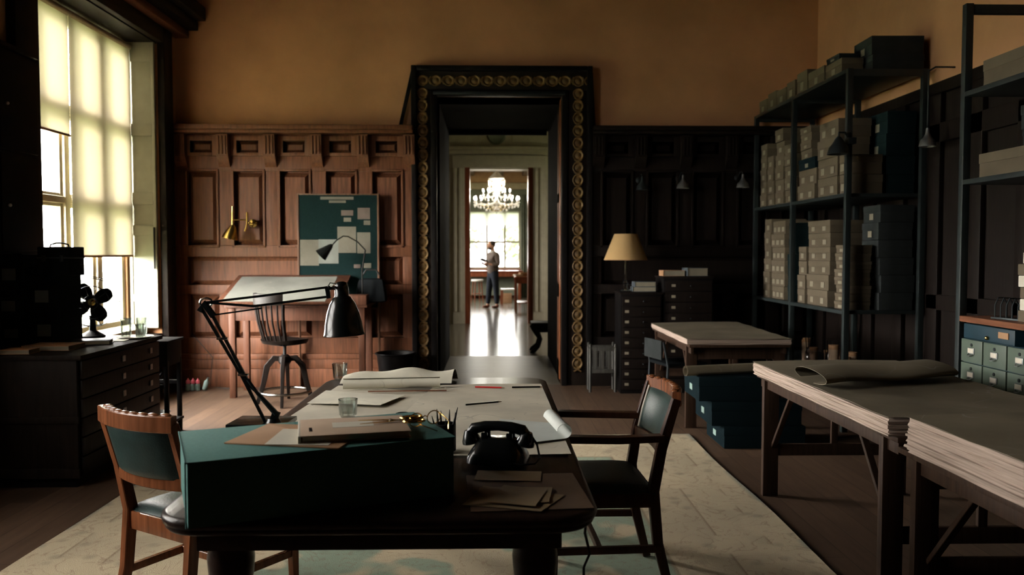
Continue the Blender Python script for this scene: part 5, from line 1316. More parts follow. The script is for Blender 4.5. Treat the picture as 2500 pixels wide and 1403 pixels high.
# jars and rolls on the lowest shelf
for k in range(11):
    y = 6.62 + k * 0.095 + R.uniform(-0.01, 0.01)
    h = R.uniform(0.14, 0.26); x = 2.88 + R.uniform(0, 0.12); r = R.uniform(0.03, 0.042)
    if 7.60 < y < 7.76: continue
    if k % 3 == 2:
        t = thing('glass_jar', f'glass jar with dark brushes, {ORD[k] if k else "first"} vessel along lowest shelf', 'jar', (x, y, 0.401), 0, 'jars and canisters on the lowest shelf')
        B().lathe([(r * .9, 0), (r, 0.01), (r, h * 0.7), (r * 0.7, h * 0.8), (r * 0.7, h * 0.9), (r * 0.66, h * 0.9), (r * 0.9, 0.02), (0, 0.02)], 16).obj('jar_body', M['tumbler'], t)
        for q_ in range(4):
            B().cyl((0.01 * (q_ - 1.5), 0, 0.02), (0.03 * (q_ - 1.5), 0.01 * q_, h + 0.08), 0.004, n=6).obj('brush', M['ebony'], t)
    else:
        t = thing('canister', f'pale cylindrical canister, {ORD[k] if k else "first"} vessel along lowest shelf', 'canister', (x, y, 0.401), 0, 'jars and canisters on the lowest shelf')
        B().lathe([(r, 0), (r, h * 0.86), (r * 0.98, h * 0.87)], 18).obj('tin', M['buff'], t)
        B().lathe([(r * 1.04, h * 0.86), (r * 1.04, h), (0, h)], 18).obj('lid', M['kraft'], t)
# clip-on dome lamp on the near post
cl_ = thing('clamp_lamp', 'dark dome lamp clamped to the near post of shelf unit', 'lamp', (2.72, 6.44, 2.22))
B().lathe([(0.012, 0.14), (0.03, 0.12), (0.045, 0.09), (0.075, 0.05), (0.088, 0.0), (0.083, 0.0), (0.068, 0.05), (0.0, 0.1)], 26).obj('lamp_shade', M['iron'], cl_)
B().tube([(0, 0, 0.13), (0.0, 0, 0.17), (0.05, 0, 0.17), (0.10, 0.02, 0.11)], 0.009, 8).obj('arm', M['iron'], cl_)
B().box(0.068, 0.13, -0.03, 0.10, 0.08, 0.13, 0.004).obj('clamp', M['iron'], cl_)

# second unit: boxes, papers and card drawers
def lbox(label, x0, x1, y0, y1, z0, h, kind, group='boxes on the shelf unit at the picture edge'):
    return abox(label, (x0 + x1) / 2, (y0 + y1) / 2, z0 + 0.0008, y1 - y0, x1 - x0, h, kind, 0, group, 0)
lbox('long beige box with lid on the uppermost shelf at picture edge', 2.84, 3.2, 4.02, 4.74, 2.40, 0.155, 'beige')
lbox('long beige box with lid on the second shelf at picture edge', 2.84, 3.2, 4.05, 4.76, 1.88, 0.14, 'beige')
lbox('grey box standing on the long beige box, lower of two', 2.86, 3.15, 4.05, 4.40, 2.021, 0.09, 'grey')
lbox('grey box standing on the long beige box, upper of two', 2.86, 3.15, 4.06, 4.42, 2.112, 0.13, 'grey')
for i in range(6):
    flat = B().box(-0.13, 0.13, -0.11, 0.11, 0, 0.062, 0.006)
    o = flat.obj('paper_bundle', M['label'] if i % 2 else M['beigelid'], loc=(3.0 + R.uniform(-.01, .01), 4.29 + R.uniform(-.012, .012), 1.0708 + i * 0.0632), rot=(0, 0, R.uniform(-.06, .06)))
    tag(o, f'thick pale paper bundle, {"topmost" if i == 5 else (ORD[i] + " from below" if i else "lowest")} in pile on the counter', 'papers', 'paper bundles on the counter')
rd = thing('wire_rack', 'dark wire letter rack on the counter before the papers', 'rack', (2.90, 4.52, 1.0708), 0.2)
B().box(-0.05, 0.05, -0.11, 0.09, 0, 0.012, 0.003).obj('base', M['iron'], rd)
for k in range(5):
    yy = -0.09 + k * 0.04
    B().tube([(-0.04, yy, 0.01), (-0.04, yy, 0.08), (-0.02, yy, 0.12), (0.02, yy, 0.12), (0.04, yy, 0.08), (0.04, yy, 0.01)], 0.004, 6).obj('hoop', M['iron'], rd)
def cardcab(label, y0, y1, z0, z1, cols, rows, m, dm, x0=2.80, x1=3.38, brass=False):
    t = thing('card_cabinet', label, 'cabinet', ((x0 + x1) / 2, (y0 + y1) / 2, z0), 0, 'card cabinets under the counter')
    a_, c_, h = (x1 - x0) / 2, (y1 - y0) / 2, z1 - z0
    B().box(-a_ + 0.01, a_, -c_, c_, 0, h, 0.003).obj('body', m, t)
    cw, rh = 2 * c_ / cols, h / rows
    for i in range(cols):
        for j in range(rows):
            ya, yb_ = -c_ + i * cw + 0.006, -c_ + (i + 1) * cw - 0.006
            za, zb = j * rh + 0.003, (j + 1) * rh - 0.003
            d = B().box(-a_ - 0.006, -a_ + 0.012, ya, yb_, za, zb, 0.003).obj('drawer', dm, t)
            ym, zm = (ya + yb_) / 2, za + (zb - za) * 0.5
            B().box(-a_ - 0.011, -a_ - 0.006, ym - 0.032, ym + 0.032, zm - 0.016, zm + 0.02, 0.002).obj('label_holder', M['pewter'], d)
            B().box(-a_ - 0.0125, -a_ - 0.011, ym - 0.027, ym + 0.027, zm - 0.010, zm + 0.016).obj('card', M['label'], d)
            B().tube([(-a_ - 0.008, ym - 0.02, zm - 0.014), (-a_ - 0.024, ym - 0.012, zm - 0.026), (-a_ - 0.024, ym + 0.012, zm - 0.026), (-a_ - 0.008, ym + 0.02, zm - 0.014)], 0.003, 6).obj('pull', M['pewter'], d)
            B().cyl((-a_ - 0.006, ym, zb - 0.03), (-a_ - 0.009, ym, zb - 0.03), 0.010, n=12).obj('lock', M['iron'], d)
    return t
cardcab('sage green steel card cabinet under the counter', 3.72, 4.82, 0.10, 0.94, 5, 6, M['bluecab'], M['sage'])
bt = thing('blue_tray', 'deep blue box file with orange label under the counter', 'box', (3.08, 4.58, 0.9415))
B().box(-0.27, 0.27, -0.24, 0.24, 0, 0.085, 0.004).obj('body', M['bluecab'], bt)
B().box(-0.274, -0.270, -0.19, -0.10, 0.03, 0.065).obj('label', M['kraft'], bt)
B().sphere((-0.276, 0.0, 0.02), 0.012).obj('knob', M['brass'], bt)

# ================================================================== trestle tables
def trestle_table(label, x0, x1, y0, y1, z, ylegs):
    t = thing('trestle_table', label, 'table', ((x0 + x1) / 2, (y0 + y1) / 2, 0), 0, 'trestle tables along the shelves')
    a_, c_ = (x1 - x0) / 2, (y1 - y0) / 2; my = (y0 + y1) / 2
    B().box(-a_, a_, -c_, c_, z - 0.022, z, 0.003).obj('table_top', M['trestle'], t)
    for s_ in (-1, 1):
        B().box(s_ * (a_ - 0.03) - 0.012, s_ * (a_ - 0.03) + 0.012, -c_ + 0.03, c_ - 0.03, z - 0.075, z - 0.022, 0.003).obj('apron', M['trestle'], t)
    for k, y in enumerate(ylegs):
        for s_ in (-1, 1):
            B().box(s_ * (a_ - 0.045) - 0.045, s_ * (a_ - 0.045) + 0.045, y - my - 0.02, y - my + 0.02, 0, z - 0.022, 0.003).obj('leg', M['trestle'], t)
            dirn = 1 if k == 0 else -1
            B().bar([(s_ * (a_ - 0.06), y - my + dirn * 0.02, 0.30), (s_ * (a_ - 0.06), y - my + dirn * 0.34, z - 0.03)], 0.02, 0.03, up=(1, 0, 0)).obj('brace', M['trestle'], t)
        B().box(-a_ + 0.09, a_ - 0.09, y - my - 0.012, y - my + 0.012, 0.24, 0.31, 0.003).obj('stretcher', M['trestle'], t)
        B().box(-a_ + 0.09, a_ - 0.09, y - my - 0.012, y - my + 0.012, z - 0.13, z - 0.022, 0.003).obj('cross_rail', M['trestle'], t)
        B().box(-0.02, 0.02, y - my - 0.010, y - my + 0.010, 0.31, z - 0.13, 0.003).obj('centre_post', M['trestle'], t)
    return t
def pstack(label, x0, x1, y0, y1, z0, z1, layers, top=None, jit=0.008, group='stacks of plan sheets on the trestle tables'):
    """thick pile of large sheets: one body whose sides step in and out sheet by sheet, plus the top sheet"""
    cx, cy = (x0 + x1) / 2, (y0 + y1) / 2
    t = thing('sheet_stack', label, 'sheets', (cx, cy, z0), 0, group)
    b = B(); rings = []
    a_, c_ = (x1 - x0) / 2, (y1 - y0) / 2; n = 14
    def ring(o, z):
        pts = []
        for i in range(n): pts.append((-a_ - o + 2 * (a_ + o) * i / n, -c_ - o))
        for i in range(n): pts.append((a_ + o, -c_ - o + 2 * (c_ + o) * i / n))
        for i in range(n): pts.append((a_ + o - 2 * (a_ + o) * i / n, c_ + o))
        for i in range(n): pts.append((-a_ - o, c_ + o - 2 * (c_ + o) * i / n))
        ph = R.random() * 6
        return [b._v((x + 0.003 * math.sin(y * 13 + ph), y + 0.003 * math.sin(x * 11 + ph), z + 0.004 * math.sin(x * 3.1 + 1) * math.sin(y * 2.7) * (z / max(1e-4, (z1 - z0)))), None) for x, y in pts]
    h = z1 - z0
    for i in range(layers):
        o = R.uniform(-jit, jit * 0.4)
        za, zb = h * i / layers, h * (i + 0.86) / layers
        rings.append(ring(o, za)); rings.append(ring(o, zb))
    for r0, r1 in zip(rings, rings[1:]):
        for k in range(len(r0)): b.bm.faces.new((r0[k], r0[(k + 1) % len(r0)], r1[(k + 1) % len(r0)], r1[k]))
    b.bm.faces.new(list(reversed(rings[0]))); b.bm.faces.new(rings[-1])
    b.obj('sheet_body', M['edge'], t, smooth=False)
    def tf(u, v):
        x, y = -a_ * 1.002 + 2.004 * a_ * u, -c_ * 1.002 + 2.004 * c_ * v
        return (x, y, h + 0.0065 + 0.006 * math.sin(x * 3.1 + 1) * math.sin(y * 2.7) + 0.002 * math.sin(y * 17 + x * 5))
    B().sheet(tf, 20, 24, 0.0015).obj('top_sheet', top or M['mapbrown'], t)
    return t
# farthest table
trestle_table('farthest trestle table with a thin stack of plans', 1.58, 2.40, 6.55, 8.1, 0.70, [6.68, 7.95])
pstack('thin stack of plan sheets on the farthest trestle table', 1.56, 2.42, 6.56, 8.08, 0.7005, 0.745, 6)
# middle table
trestle_table('middle trestle table with plans and a folded roll', 1.60, 2.46, 3.18, 4.92, 0.715, [3.32, 4.80])
pstack('stack of plan sheets on the middle trestle table', 1.57, 2.44, 3.20, 4.90, 0.7155, 0.785, 9)
def fold(u, v):
    # flattened tube of paper lying across the stack
    t = u * 1.72 * PI - 0.25 * PI
    y = 0.19 * math.cos(t) ; z = 0.038 + 0.036 * math.sin(t)
    if math.cos(t) > 0: z = 0.038 + 0.036 * math.sin(t)
    return (0.78 * v - 0.01 * math.sin(u * 5), y + 0.26 * v + 0.02 * math.sin(v * 6), z + 0.006 * math.sin(v * 9) * u)
tag(B().sheet(fold, 40, 16, 0.0018).obj('folded_plan', M['mapbrown'], loc=(1.575, 4.02, 0.799)), 'large plan sheet folded into a flat roll on middle table', 'plan')
# nearest table
trestle_table('nearest trestle table with the thickest stack of sheets', 1.56, 2.62, 1.3, 3.10, 0.70, [1.5, 2.98])
pstack('thickest stack of rough-edged sheets on the nearest trestle table', 1.545, 2.62, 1.35, 3.02, 0.7005, 0.835, 13, jit=0.014)
# slate blue boxes and a paper roll between the tables
GBX = 'slate blue boxes on floor between the trestle tables'
def fbox(label, x0, x1, y0, y1, z0, z1):
    t = thing('storage_box', label, 'box', ((x0 + x1) / 2, (y0 + y1) / 2, z0), 0, GBX)
    a_, c_, h = (x1 - x0) / 2, (y1 - y0) / 2, z1 - z0
    B().box(-a_, a_, -c_, c_, 0, h - 0.005, 0.003).obj('body', M['bluebox'], t)
    B().box(-a_ - 0.003, a_ + 0.003, -c_ - 0.003, c_ + 0.003, h - 0.07, h, 0.003).obj('lid', M['bluebox'], t)
    B().box(-a_ - 0.006, -a_ - 0.003, -0.04, 0.04, h * 0.3, h * 0.55).obj('label', M['mint'], t)
    return t
fbox('slate blue storage box on floor, lowest of three', 1.70, 2.30, 5.95, 6.45, 0, 0.165)
fbox('slate blue storage box, middle of three between tables', 1.61, 2.28, 5.97, 6.45, 0.1655, 0.345)
fbox('slate blue storage box, topmost, under the paper roll', 1.52, 2.27, 5.99, 6.45, 0.3455, 0.525)
roll('paper_roll', M['mapbrown'], (1.43, 6.05, 0.519), (2.08, 6.22, 0.519), 0.043, 1.8, 1.0, 'tan paper roll lying on the slate blue boxes', 'roll')
# dark metal chair at the farthest table
mc = thing('metal_chair', 'dark metal chair with grey back panel at farthest table', 'chair', (1.66, 7.35, 0), math.radians(-75))
for s_ in (-1, 1):
    B().tube([(s_ * 0.18, -0.20, 0.0), (s_ * 0.18, -0.18, 0.45), (s_ * 0.17, -0.22, 0.66)], 0.012, 8).obj('rear_leg', M['iron'], mc)
    B().tube([(s_ * 0.18, 0.20, 0.0), (s_ * 0.18, 0.18, 0.45)], 0.012, 8).obj('front_leg', M['iron'], mc)
B().box(-0.19, 0.19, -0.19, 0.2, 0.44, 0.47, 0.01).obj('seat', M['blackbox'], mc)
B().box(-0.17, 0.17, -0.245, -0.225, 0.50, 0.672, 0.008).obj('back_panel', M['grey'], mc)

# ================================================================== beyond the doorway
# carved bench leg silhouette in the ante-room
cbn = thing('carved_bench', 'black carved bench standing just beyond the dark doorway', 'bench', (0.82, 11.85, 0))
B().box(-0.28, 0.5, -0.22, 0.22, 0.40, 0.44, 0.01).obj('seat', M['ebony'], cbn)
for sx_ in (-0.2, 0.42):
    for sy_ in (-0.16, 0.16):
        B().tube([(sx_ - 0.06, sy_, 0.0), (sx_ - 0.05, sy_, 0.03), (sx_ + 0.02, sy_, 0.10), (sx_ + 0.05, sy_, 0.2), (sx_, sy_, 0.30), (sx_ - 0.05, sy_, 0.36), (sx_ + 0.0, sy_, 0.41)], 0.035, 10, scales=[1.2, 1, 0.8, 0.9, 1.3, 1.2, 1]).obj('leg', M['ebony'], cbn)
B().box(-0.24, 0.46, -0.18, 0.18, 0.30, 0.40, 0.01).obj('apron', M['ebony'], cbn)

# chandelier
YC = 20.0
ch = thing('chandelier', 'sparkling lit crystal chandelier hanging in the far room', 'chandelier', (0.075, YC, 2.45))
M['crystal'] = mat('cut_crystal', (0.95, 0.94, 0.9), 0.25, 0.0, 0.04, coat=0.6)
M['crystal'].node_tree.nodes['Principled BSDF'].inputs['Transmission Weight'].default_value = 0.35
M['flame'] = emis('lit_candle_bulb', (1.0, 0.88, 0.68), 260.0)
B().cyl((0, 0, 0.9), (0, 0, 1.5), 0.012, n=8).obj('chain', M['brass'], ch)
B().lathe([(0.02, 0.0), (0.06, 0.04), (0.03, 0.12), (0.08, 0.2), (0.04, 0.32), (0.10, 0.42), (0.03, 0.5), (0.05, 0.7), (0.14, 0.76), (0.2, 0.78), (0.19, 0.80), (0.03, 0.95)], 24).obj('stem', M['crystal'], ch)
drop = B().lathe([(0.0, -0.075), (0.014, -0.05), (0.010, -0.015), (0.0, 0.0)], 6).mesh('drop'); drop.materials.append(M['crystal'])
candm = B().lathe([(0.010, 0), (0.010, 0.07), (0.0, 0.071)], 8).mesh('candle'); candm.materials.append(M['crystal'])
flam = B().lathe([(0.004, 0.0), (0.014, 0.02), (0.012, 0.04), (0.0, 0.07)], 8).mesh('bulb'); flam.materials.append(M['flame'])
for (r_, z_, n_, ph_) in ((0.54, 0.20, 16, 0.0), (0.34, 0.38, 10, 0.3), (0.17, 0.55, 6, 0.1)):
    for k in range(n_):
        qa = ph_ + 2 * PI * k / n_; c1, s1 = math.cos(qa), math.sin(qa)
        arm = B().tube([(0.03 * c1, 0.03 * s1, z_ + 0.02), (r_ * 0.5 * c1, r_ * 0.5 * s1, z_ - 0.06), (r_ * 0.9 * c1, r_ * 0.9 * s1, z_ - 0.04), (r_ * c1, r_ * s1, z_)], 0.009, 6).obj('arm', M['crystal'], ch)
        B().lathe([(0.01, -0.01), (0.04, 0.008), (0.038, 0.012), (0, 0.01)], 10, (r_ * c1, r_ * s1, z_)).obj('drip_pan', M['crystal'], arm)
        ca = link('candle', candm, None, ch, (r_ * c1, r_ * s1, z_ + 0.01))
        link('bulb', flam, None, ca, (0, 0, 0.07))
        for m_ in range(2):
            qb = qa + m_ * PI / n_
            link('drop', drop, None, ch, (r_ * math.cos(qb), r_ * math.sin(qb), z_ - 0.02 - 0.03 * m_))
for (r_, z_, n_) in ((0.40, 0.12, 18), (0.26, 0.05, 14), (0.2, 0.76, 16), (0.19, 0.66, 12), (0.12, 0.0, 8)):
    for k in range(n_):
        qa = 2 * PI * k / n_
        link('drop', drop, None, ch, (r_ * math.cos(qa), r_ * math.sin(qa), z_))
    B().tube([(r_ * math.cos(2 * PI * k / 32), r_ * math.sin(2 * PI * k / 32), z_ + 0.004) for k in range(32)], 0.005, 6, closed=True).obj('hoop', M['brass'], ch)

# furniture of the far room
wd_ = thing('window_desk', 'long red-brown desk under the bright far window', 'desk', (-0.2, 25.3, 0))
B().box(-1.3, 1.1, -0.4, 0.4, 0.84, 0.88, 0.01).obj('desk_top', M['redwood'], wd_)
B().box(-1.2, 1.0, 0.30, 0.33, 0.1, 0.84).obj('modesty_panel', M['farwall'], wd_)
for sx_ in (-1.2, 1.0):
    for sy_ in (-0.33, 0.33): B().box(sx_ - 0.035, sx_ + 0.035, sy_ - 0.035, sy_ + 0.035, 0, 0.84, 0.005).obj('leg', M['redwood'], wd_)
B().box(-1.15, 0.95, -0.36, -0.33, 0.70, 0.84, 0.005).obj('apron', M['redwood'], wd_)
def stool(label, x, y, h, r):
    t = thing('bar_stool', label, 'stool', (x, y, 0), 0.4)
    B().lathe([(r * 0.9, h - 0.05), (r, h - 0.04), (r, h - 0.01), (r * 0.94, h), (0, h)], 24).obj('seat', M['white2'], t)
    for k in range(4):
        qa = PI / 4 + k * PI / 2
        B().cyl((r * 0.7 * math.cos(qa), r * 0.7 * math.sin(qa), h - 0.05), (r * 1.05 * math.cos(qa), r * 1.05 * math.sin(qa), 0), 0.018, 0.014, 10).obj('leg', M['redwood'], t)
    B().tube([(r * 0.9 * math.cos(2 * PI * k / 24), r * 0.9 * math.sin(2 * PI * k / 24), h * 0.38) for k in range(24)], 0.009, 8, closed=True).obj('foot_ring', M['redwood'], t)
M['white2'] = mat('white_gloss_paint', (0.8, 0.78, 0.72), 0.2, var=0.05)
stool('round stool with white seat at left of far room', -0.47, 23.6, 0.66, 0.18)
wc = thing('white_chair', 'cream side chair in the far room behind the red table', 'chair', (0.42, 22.8, 0), math.radians(95))
for sx_ in (-0.19, 0.19):
    B().bar([(sx_, -0.2, 0), (sx_, -0.2, 0.45), (sx_, -0.26, 0.80)], 0.04, 0.04, up=(0, 1, 0)).obj('rear_leg', M['white2'], wc)
    B().bar([(sx_, 0.2, 0), (sx_, 0.19, 0.40)], 0.035, 0.035, up=(0, 1, 0)).obj('front_leg', M['redwood'], wc)
B().box(-0.21, 0.21, -0.21, 0.22, 0.40, 0.44, 0.01).obj('seat', M['white2'], wc)
for zz in (0.58, 0.75): B().box(-0.18, 0.18, -0.27, -0.24, zz, zz + 0.05, 0.006).obj('slat', M['white2'], wc)
rt = thing('red_table', 'red-brown work table with papers at right of far room', 'table', (0.74, 20.0, 0))
B().box(-0.24, 0.42, -0.5, 0.5, 0.82, 0.86, 0.008).obj('table_top', M['redwood'], rt)
for sx_ in (-0.2, 0.38):
    for sy_ in (-0.45, 0.45): B().box(sx_ - 0.022, sx_ + 0.022, sy_ - 0.022, sy_ + 0.022, 0, 0.82, 0.004).obj('leg', M['redwood'], rt)
B().box(-0.2, 0.38, -0.46, -0.44, 0.70, 0.82).obj('apron', M['redwood'], rt)
B().box(-0.2, 0.38, -0.45, 0.45, 0.22, 0.245, 0.004).obj('lower_shelf', M['redwood'], rt)
for k, (x, y, h, m_, lb) in enumerate(((0.62, 19.8, 0.05, 'buff', 'buff parcel at the near end of red table'), (0.72, 20.1, 0.09, 'kraft', 'taller brown parcel in middle of red table'), (0.60, 20.3, 0.04, 'label', 'white paper pad at far end of red table'))):
    pr = thing('parcel', lb, 'parcel', (x, y, 0.8605), 0.3 * k, 'parcels on the red table')
    B().box(-0.09, 0.09, -0.08, 0.08, 0, h, 0.006).obj('body', M[m_], pr); B().box(-0.0915, 0.0915, -0.008, 0.008, 0.0, h + 0.0012).obj('string', M['kraft'], pr)
bb = thing('wooden_crate', 'orange-brown crate on the floor of the far room', 'crate', (0.36, 23.5, 0))
B().box(-0.15, 0.15, -0.15, 0.15, 0, 0.02).obj('bottom', M['crate'] if 'crate' in M else M['kraft'], bb)
for k in range(3):
    for s_ in (-1, 1):
        B().box(-0.16, 0.16, s_ * 0.15 - 0.008, s_ * 0.15 + 0.008, 0.02 + k * 0.085, 0.095 + k * 0.085, 0.002).obj('slat', M['kraft'], bb)
        B().box(s_ * 0.15 - 0.008, s_ * 0.15 + 0.008, -0.14, 0.14, 0.02 + k * 0.085, 0.095 + k * 0.085, 0.002).obj('slat', M['kraft'], bb)
# curtain beside the far window
def cur(u, v): return (0.90 + 0.42 * u, 25.84 + 0.035 * math.sin(u * 34) * (0.6 + 0.4 * (1 - v)), 0.05 + 3.2 * v)
tag(B().sheet(cur, 50, 4, 0.004).obj('curtain', M['curtain']), 'olive curtain hanging at right of the far window', 'curtain')
bd = B()
def fbl(u, v): return (FX0 + 0.06 + (FX1 - FX0 - 0.12) * u, Y4 + 0.12 - 0.02 * math.sin(v * 5), 2.28 + 0.45 * v + 0.02 * math.sin(u * PI) * (1 - v))
tag(bd.sheet(fbl, 16, 6, 0.002).obj('roman_blind', M['voile']), 'raised pale blind at the top of far window', 'blind')

# ---- the person reading
def skinned(name, verts, edges, radii, m, parent, root=0, sub=2):
    me = bpy.data.meshes.new(name); me.from_pydata([tuple(v) for v in verts], edges, []); me.update()
    o = bpy.data.objects.new(name, me); COL.objects.link(o)
    md = o.modifiers.new('skin', 'SKIN'); md.use_smooth_shade = True
    for i, r_ in enumerate(radii):
        sv = me.skin_vertices[0].data[i]; sv.radius = (r_, r_) if not isinstance(r_, tuple) else r_; sv.use_root = (i == root)
    s2 = o.modifiers.new('sub', 'SUBSURF'); s2.levels = sub; s2.render_levels = sub
    dg = bpy.context.evaluated_depsgraph_get(); dg.update()
    nm = bpy.data.meshes.new_from_object(o.evaluated_get(dg)); nm.name = name
    bpy.data.objects.remove(o)
    for p_ in nm.polygons: p_.use_smooth = True
    nm.materials.clear()
    return link(name, nm, m, parent)
PX = onY(1199, 700, 21.2).x
pe = thing('person', 'person in grey-brown sweater and dark trousers reading an open book', 'person', (PX + 0.03, 21.2, 0), math.radians(32))
# local: facing -X, +Y away from camera
PV = [(0.02, 0, 0.92), (0.025, 0, 1.05), (0.03, 0, 1.22), (0.03, 0, 1.38), (0.015, 0, 1.48), (-0.01, 0, 1.62),   # 0-5 pelvis..neck
      (0.03, -0.17, 1.36), (0.05, -0.22, 1.12), (-0.14, -0.15, 1.13), (-0.19, -0.11, 1.15),     # 6-9 near arm
      (0.03, 0.17, 1.36), (0.04, 0.22, 1.12), (-0.15, 0.14, 1.13), (-0.20, 0.10, 1.15),         # 10-13 far arm
      (0.02, -0.09, 0.86), (0.05, -0.11, 0.48), (0.07, -0.12, 0.09), (0.03, -0.12, 0.04),        # 14-17
      (0.02, 0.09, 0.86), (-0.03, 0.11, 0.48), (-0.06, 0.12, 0.09), (-0.11, 0.12, 0.04)]         # 18-21
PE = [(0, 1), (1, 2), (2, 3), (3, 4), (4, 5), (3, 6), (6, 7), (7, 8), (8, 9), (3, 10), (10, 11), (11, 12), (12, 13), (0, 14), (14, 15), (15, 16), (16, 17), (0, 18), (18, 19), (19, 20), (20, 21)]
PRr = [0.10, 0.10, 0.105, 0.10, 0.058, 0.05, 0.04, 0.034, 0.030, 0.026, 0.04, 0.034, 0.030, 0.026, 0.07, 0.048, 0.036, 0.03, 0.07, 0.048, 0.036, 0.03]
skinned('body', PV, PE, PRr, M['skin'], pe)
skinned('sweater', [(0.02, 0, 0.84), PV[1], PV[2], PV[3], PV[4], PV[6], PV[7], (-0.12, -0.155, 1.13), PV[10], PV[11], (-0.13, 0.145, 1.13)],
        [(0, 1), (1, 2), (2, 3), (3, 4), (3, 5), (5, 6), (6, 7), (3, 8), (8, 9), (9, 10)], [0.165, 0.158, (0.155, 0.17), (0.145, 0.165), 0.085, 0.082, 0.07, 0.052, 0.082, 0.07, 0.052], M['sweater'], pe)
skinned('trousers', [PV[0], PV[14], PV[15], PV[16], PV[18], PV[19], PV[20], (0.02, 0, 1.02)], [(0, 1), (1, 2), (2, 3), (0, 4), (4, 5), (5, 6), (0, 7)], [0.14, 0.11, 0.082, 0.062, 0.11, 0.082, 0.062, 0.12], M['trouser'], pe)
for v in (PV[16], PV[20]):
    b = B(); b.sphere((v[0] - 0.055, v[1], 0.036), 0.05, (2.3, 0.85, 0.72), 18, 10); b.sphere((v[0] + 0.005, v[1], 0.055), 0.046, (1.1, 0.9, 1.1), 14, 8)
    b.obj('shoe', M['shoe'], pe)
HC = Vector((-0.03, 0, 1.615))
b = B()
prof_ = []
def headf(u, v):
    a_ = u * 2 * PI; t_ = v * PI
    r = Vector((math.sin(t_) * math.cos(a_) * 0.098, math.sin(t_) * math.sin(a_) * 0.078, -math.cos(t_) * 0.118))
    if r.z < 0: r.x = r.x * (1 + r.z * 1.2) - 0.016 * (-r.z / 0.118); r.y *= 1 + r.z * 2.4
    if r.x < -0.07 and abs(r.y) < 0.022 and -0.045 < r.z < 0.015: r.x -= 0.022
    return tuple(HC + r)
b.sheet(headf, 32, 20)
hd_ = b.obj('head', M['skin'], pe)
for s_ in (-1, 1):
    B().sphere(HC + Vector((-0.082, s_ * 0.03, 0.012)), 0.012, (0.7, 1.2, 0.8), 10, 6).obj('eye', M['eye'], hd_)
    B().sphere(HC + Vector((0.012, s_ * 0.078, -0.004)), 0.026, (0.8, 0.35, 1.25), 12, 8).obj('ear', M['skin'], hd_)
B().sphere(HC + Vector((-0.076, 0, -0.062)), 0.018, (0.6, 1.3, 0.4), 12, 6).obj('mouth', M['pink'] if False else M['kraft'], hd_)
b = B(); b.sphere(HC + Vector((0.022, 0, 0.030)), 0.103, (0.98, 0.86, 0.98), 22, 14); b.obj('hair', M['hair'], pe)
b = B(); b.sphere(HC + Vector((-0.045, 0, -0.075)), 0.058, (0.95, 1.0, 0.72), 18, 10); b.obj('beard', M['hair'], pe)
B().lathe([(0.085, -0.02), (0.080, 0.01), (0.064, 0.03), (0.058, 0.03), (0.07, -0.01)], 18, (-0.004, 0, 1.455), cap=False).obj('shirt_collar', M['shirt'], pe)
def hand(s_, wrist, dirv, parent):
    wv_ = Vector(wrist); d_ = Vector(dirv).normalized(); side = Vector((0, 0, 1)).cross(d_).normalized(); upv = d_.cross(side)
    verts = [wv_, wv_ + d_ * 0.05]; ed = [(0, 1)]; rad = [0.026, 0.03]
    palm = skinned('hand', [wv_, wv_ + d_ * 0.035, wv_ + d_ * 0.075], [(0, 1), (1, 2)], [(0.022, 0.03), (0.018, 0.04), (0.014, 0.036)], M['skin'], parent)
    for k, ln in enumerate((0.062, 0.07, 0.066, 0.052)):
        o_ = wv_ + d_ * 0.07 + side * ((k - 1.5) * 0.019)
        skinned('finger', [o_, o_ + d_ * ln * 0.45 + upv * 0.006, o_ + d_ * ln * 0.75 + upv * 0.022, o_ + d_ * ln * 0.82 + upv * 0.04], [(0, 1), (1, 2), (2, 3)], [0.009, 0.009, 0.008, 0.007], M['skin'], palm, sub=1)
    o_ = wv_ + d_ * 0.03 + side * (-s_ * 0.034)
    skinned('thumb', [o_, o_ + d_ * 0.02 + upv * 0.02 - side * s_ * 0.012, o_ + d_ * 0.045 + upv * 0.03], [(0, 1), (1, 2)], [0.012, 0.010, 0.008], M['skin'], palm, sub=1)
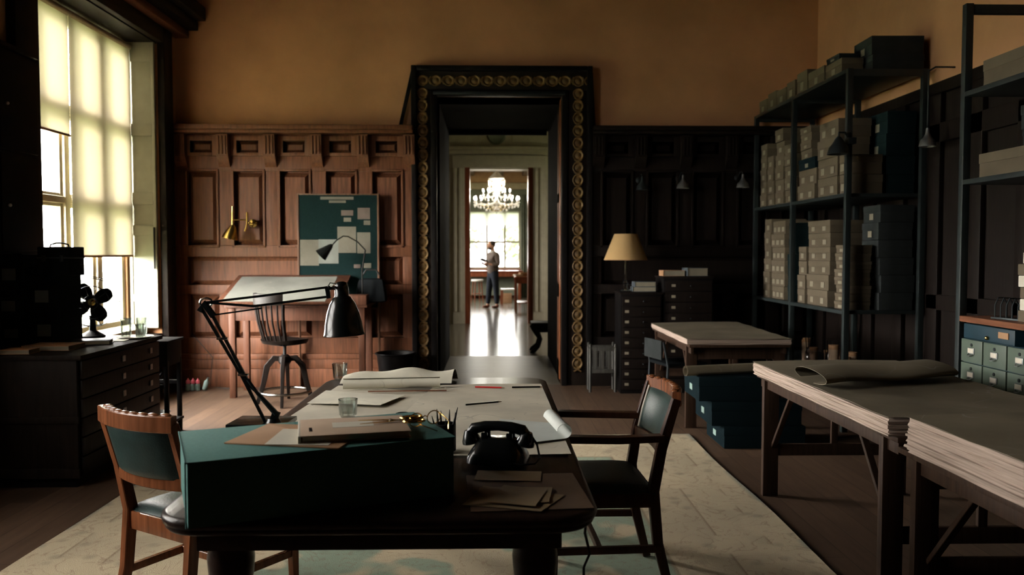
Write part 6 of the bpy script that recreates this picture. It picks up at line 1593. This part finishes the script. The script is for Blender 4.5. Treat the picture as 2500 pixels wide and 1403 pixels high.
hand(-1, (-0.19, -0.11, 1.15), (-0.9, 0.15, 0.25), pe)
hand(1, (-0.20, 0.10, 1.15), (-0.9, -0.15, 0.25), pe)
hb = thing('open_book', 'dark open book held in the hands of the person', 'book', (PX + 0.03 - 0.30 * math.cos(math.radians(32)), 21.2 - 0.30 * math.sin(math.radians(32)), 1.235), math.radians(32))
MBk = Matrix.Rotation(math.radians(24), 4, 'Y')
for s_ in (-1, 1):
    B().box(-0.10, 0.10, min(0, s_ * 0.15), max(0, s_ * 0.15), -0.004, 0.0, 0.001, M=MBk @ Matrix.Rotation(s_ * 0.12, 4, 'X')).obj('cover', M['ebony'], hb)
    B().box(-0.094, 0.094, min(0, s_ * 0.142), max(0, s_ * 0.142), 0.0, 0.012, 0.002, M=MBk @ Matrix.Rotation(s_ * 0.12, 4, 'X')).obj('page_block', M['label'], hb)

# ---- outside
def tree(label, x, y, h, r, seed):
    rr = random.Random(seed)
    t = thing('garden_tree', label, 'tree', (x, y, -1.5), 0, 'trees in the garden')
    B().tube([(0, 0, 0), (0.1, 0, h * 0.35), (0, 0.1, h * 0.7)], 0.22, 10, scales=[1, 0.8, 0.4]).obj('trunk', M['kraft'], t)
    b = B()
    for k in range(1300):
        d_ = Vector((rr.gauss(0, 1), rr.gauss(0, 1), rr.gauss(0, 0.8))).normalized() * r * rr.uniform(0.6, 1.0)
        c_ = Vector((0, 0, h * 0.68)) + d_
        n_ = Vector((rr.gauss(0, 1), rr.gauss(0, 1), rr.gauss(0, 1))).normalized(); u_ = n_.orthogonal().normalized(); v_ = n_.cross(u_); s_ = r * 0.085
        vs = [b._v(c_ + u_ * s_ * a1 + v_ * s_ * a2, None) for a1, a2 in ((-1, 0), (0, -0.5), (1, 0), (0, 0.5))]
        b.bm.faces.new(vs)
    o = b.obj('foliage', M['leaf'], t, smooth=False); o['kind'] = 'stuff'
tree('pale garden tree beyond the far window, left of the person', -3.2, 48, 6.5, 2.6, 3)
tree('pale garden tree beyond the far window, right of the person', 2.6, 52, 6.0, 2.5, 9)
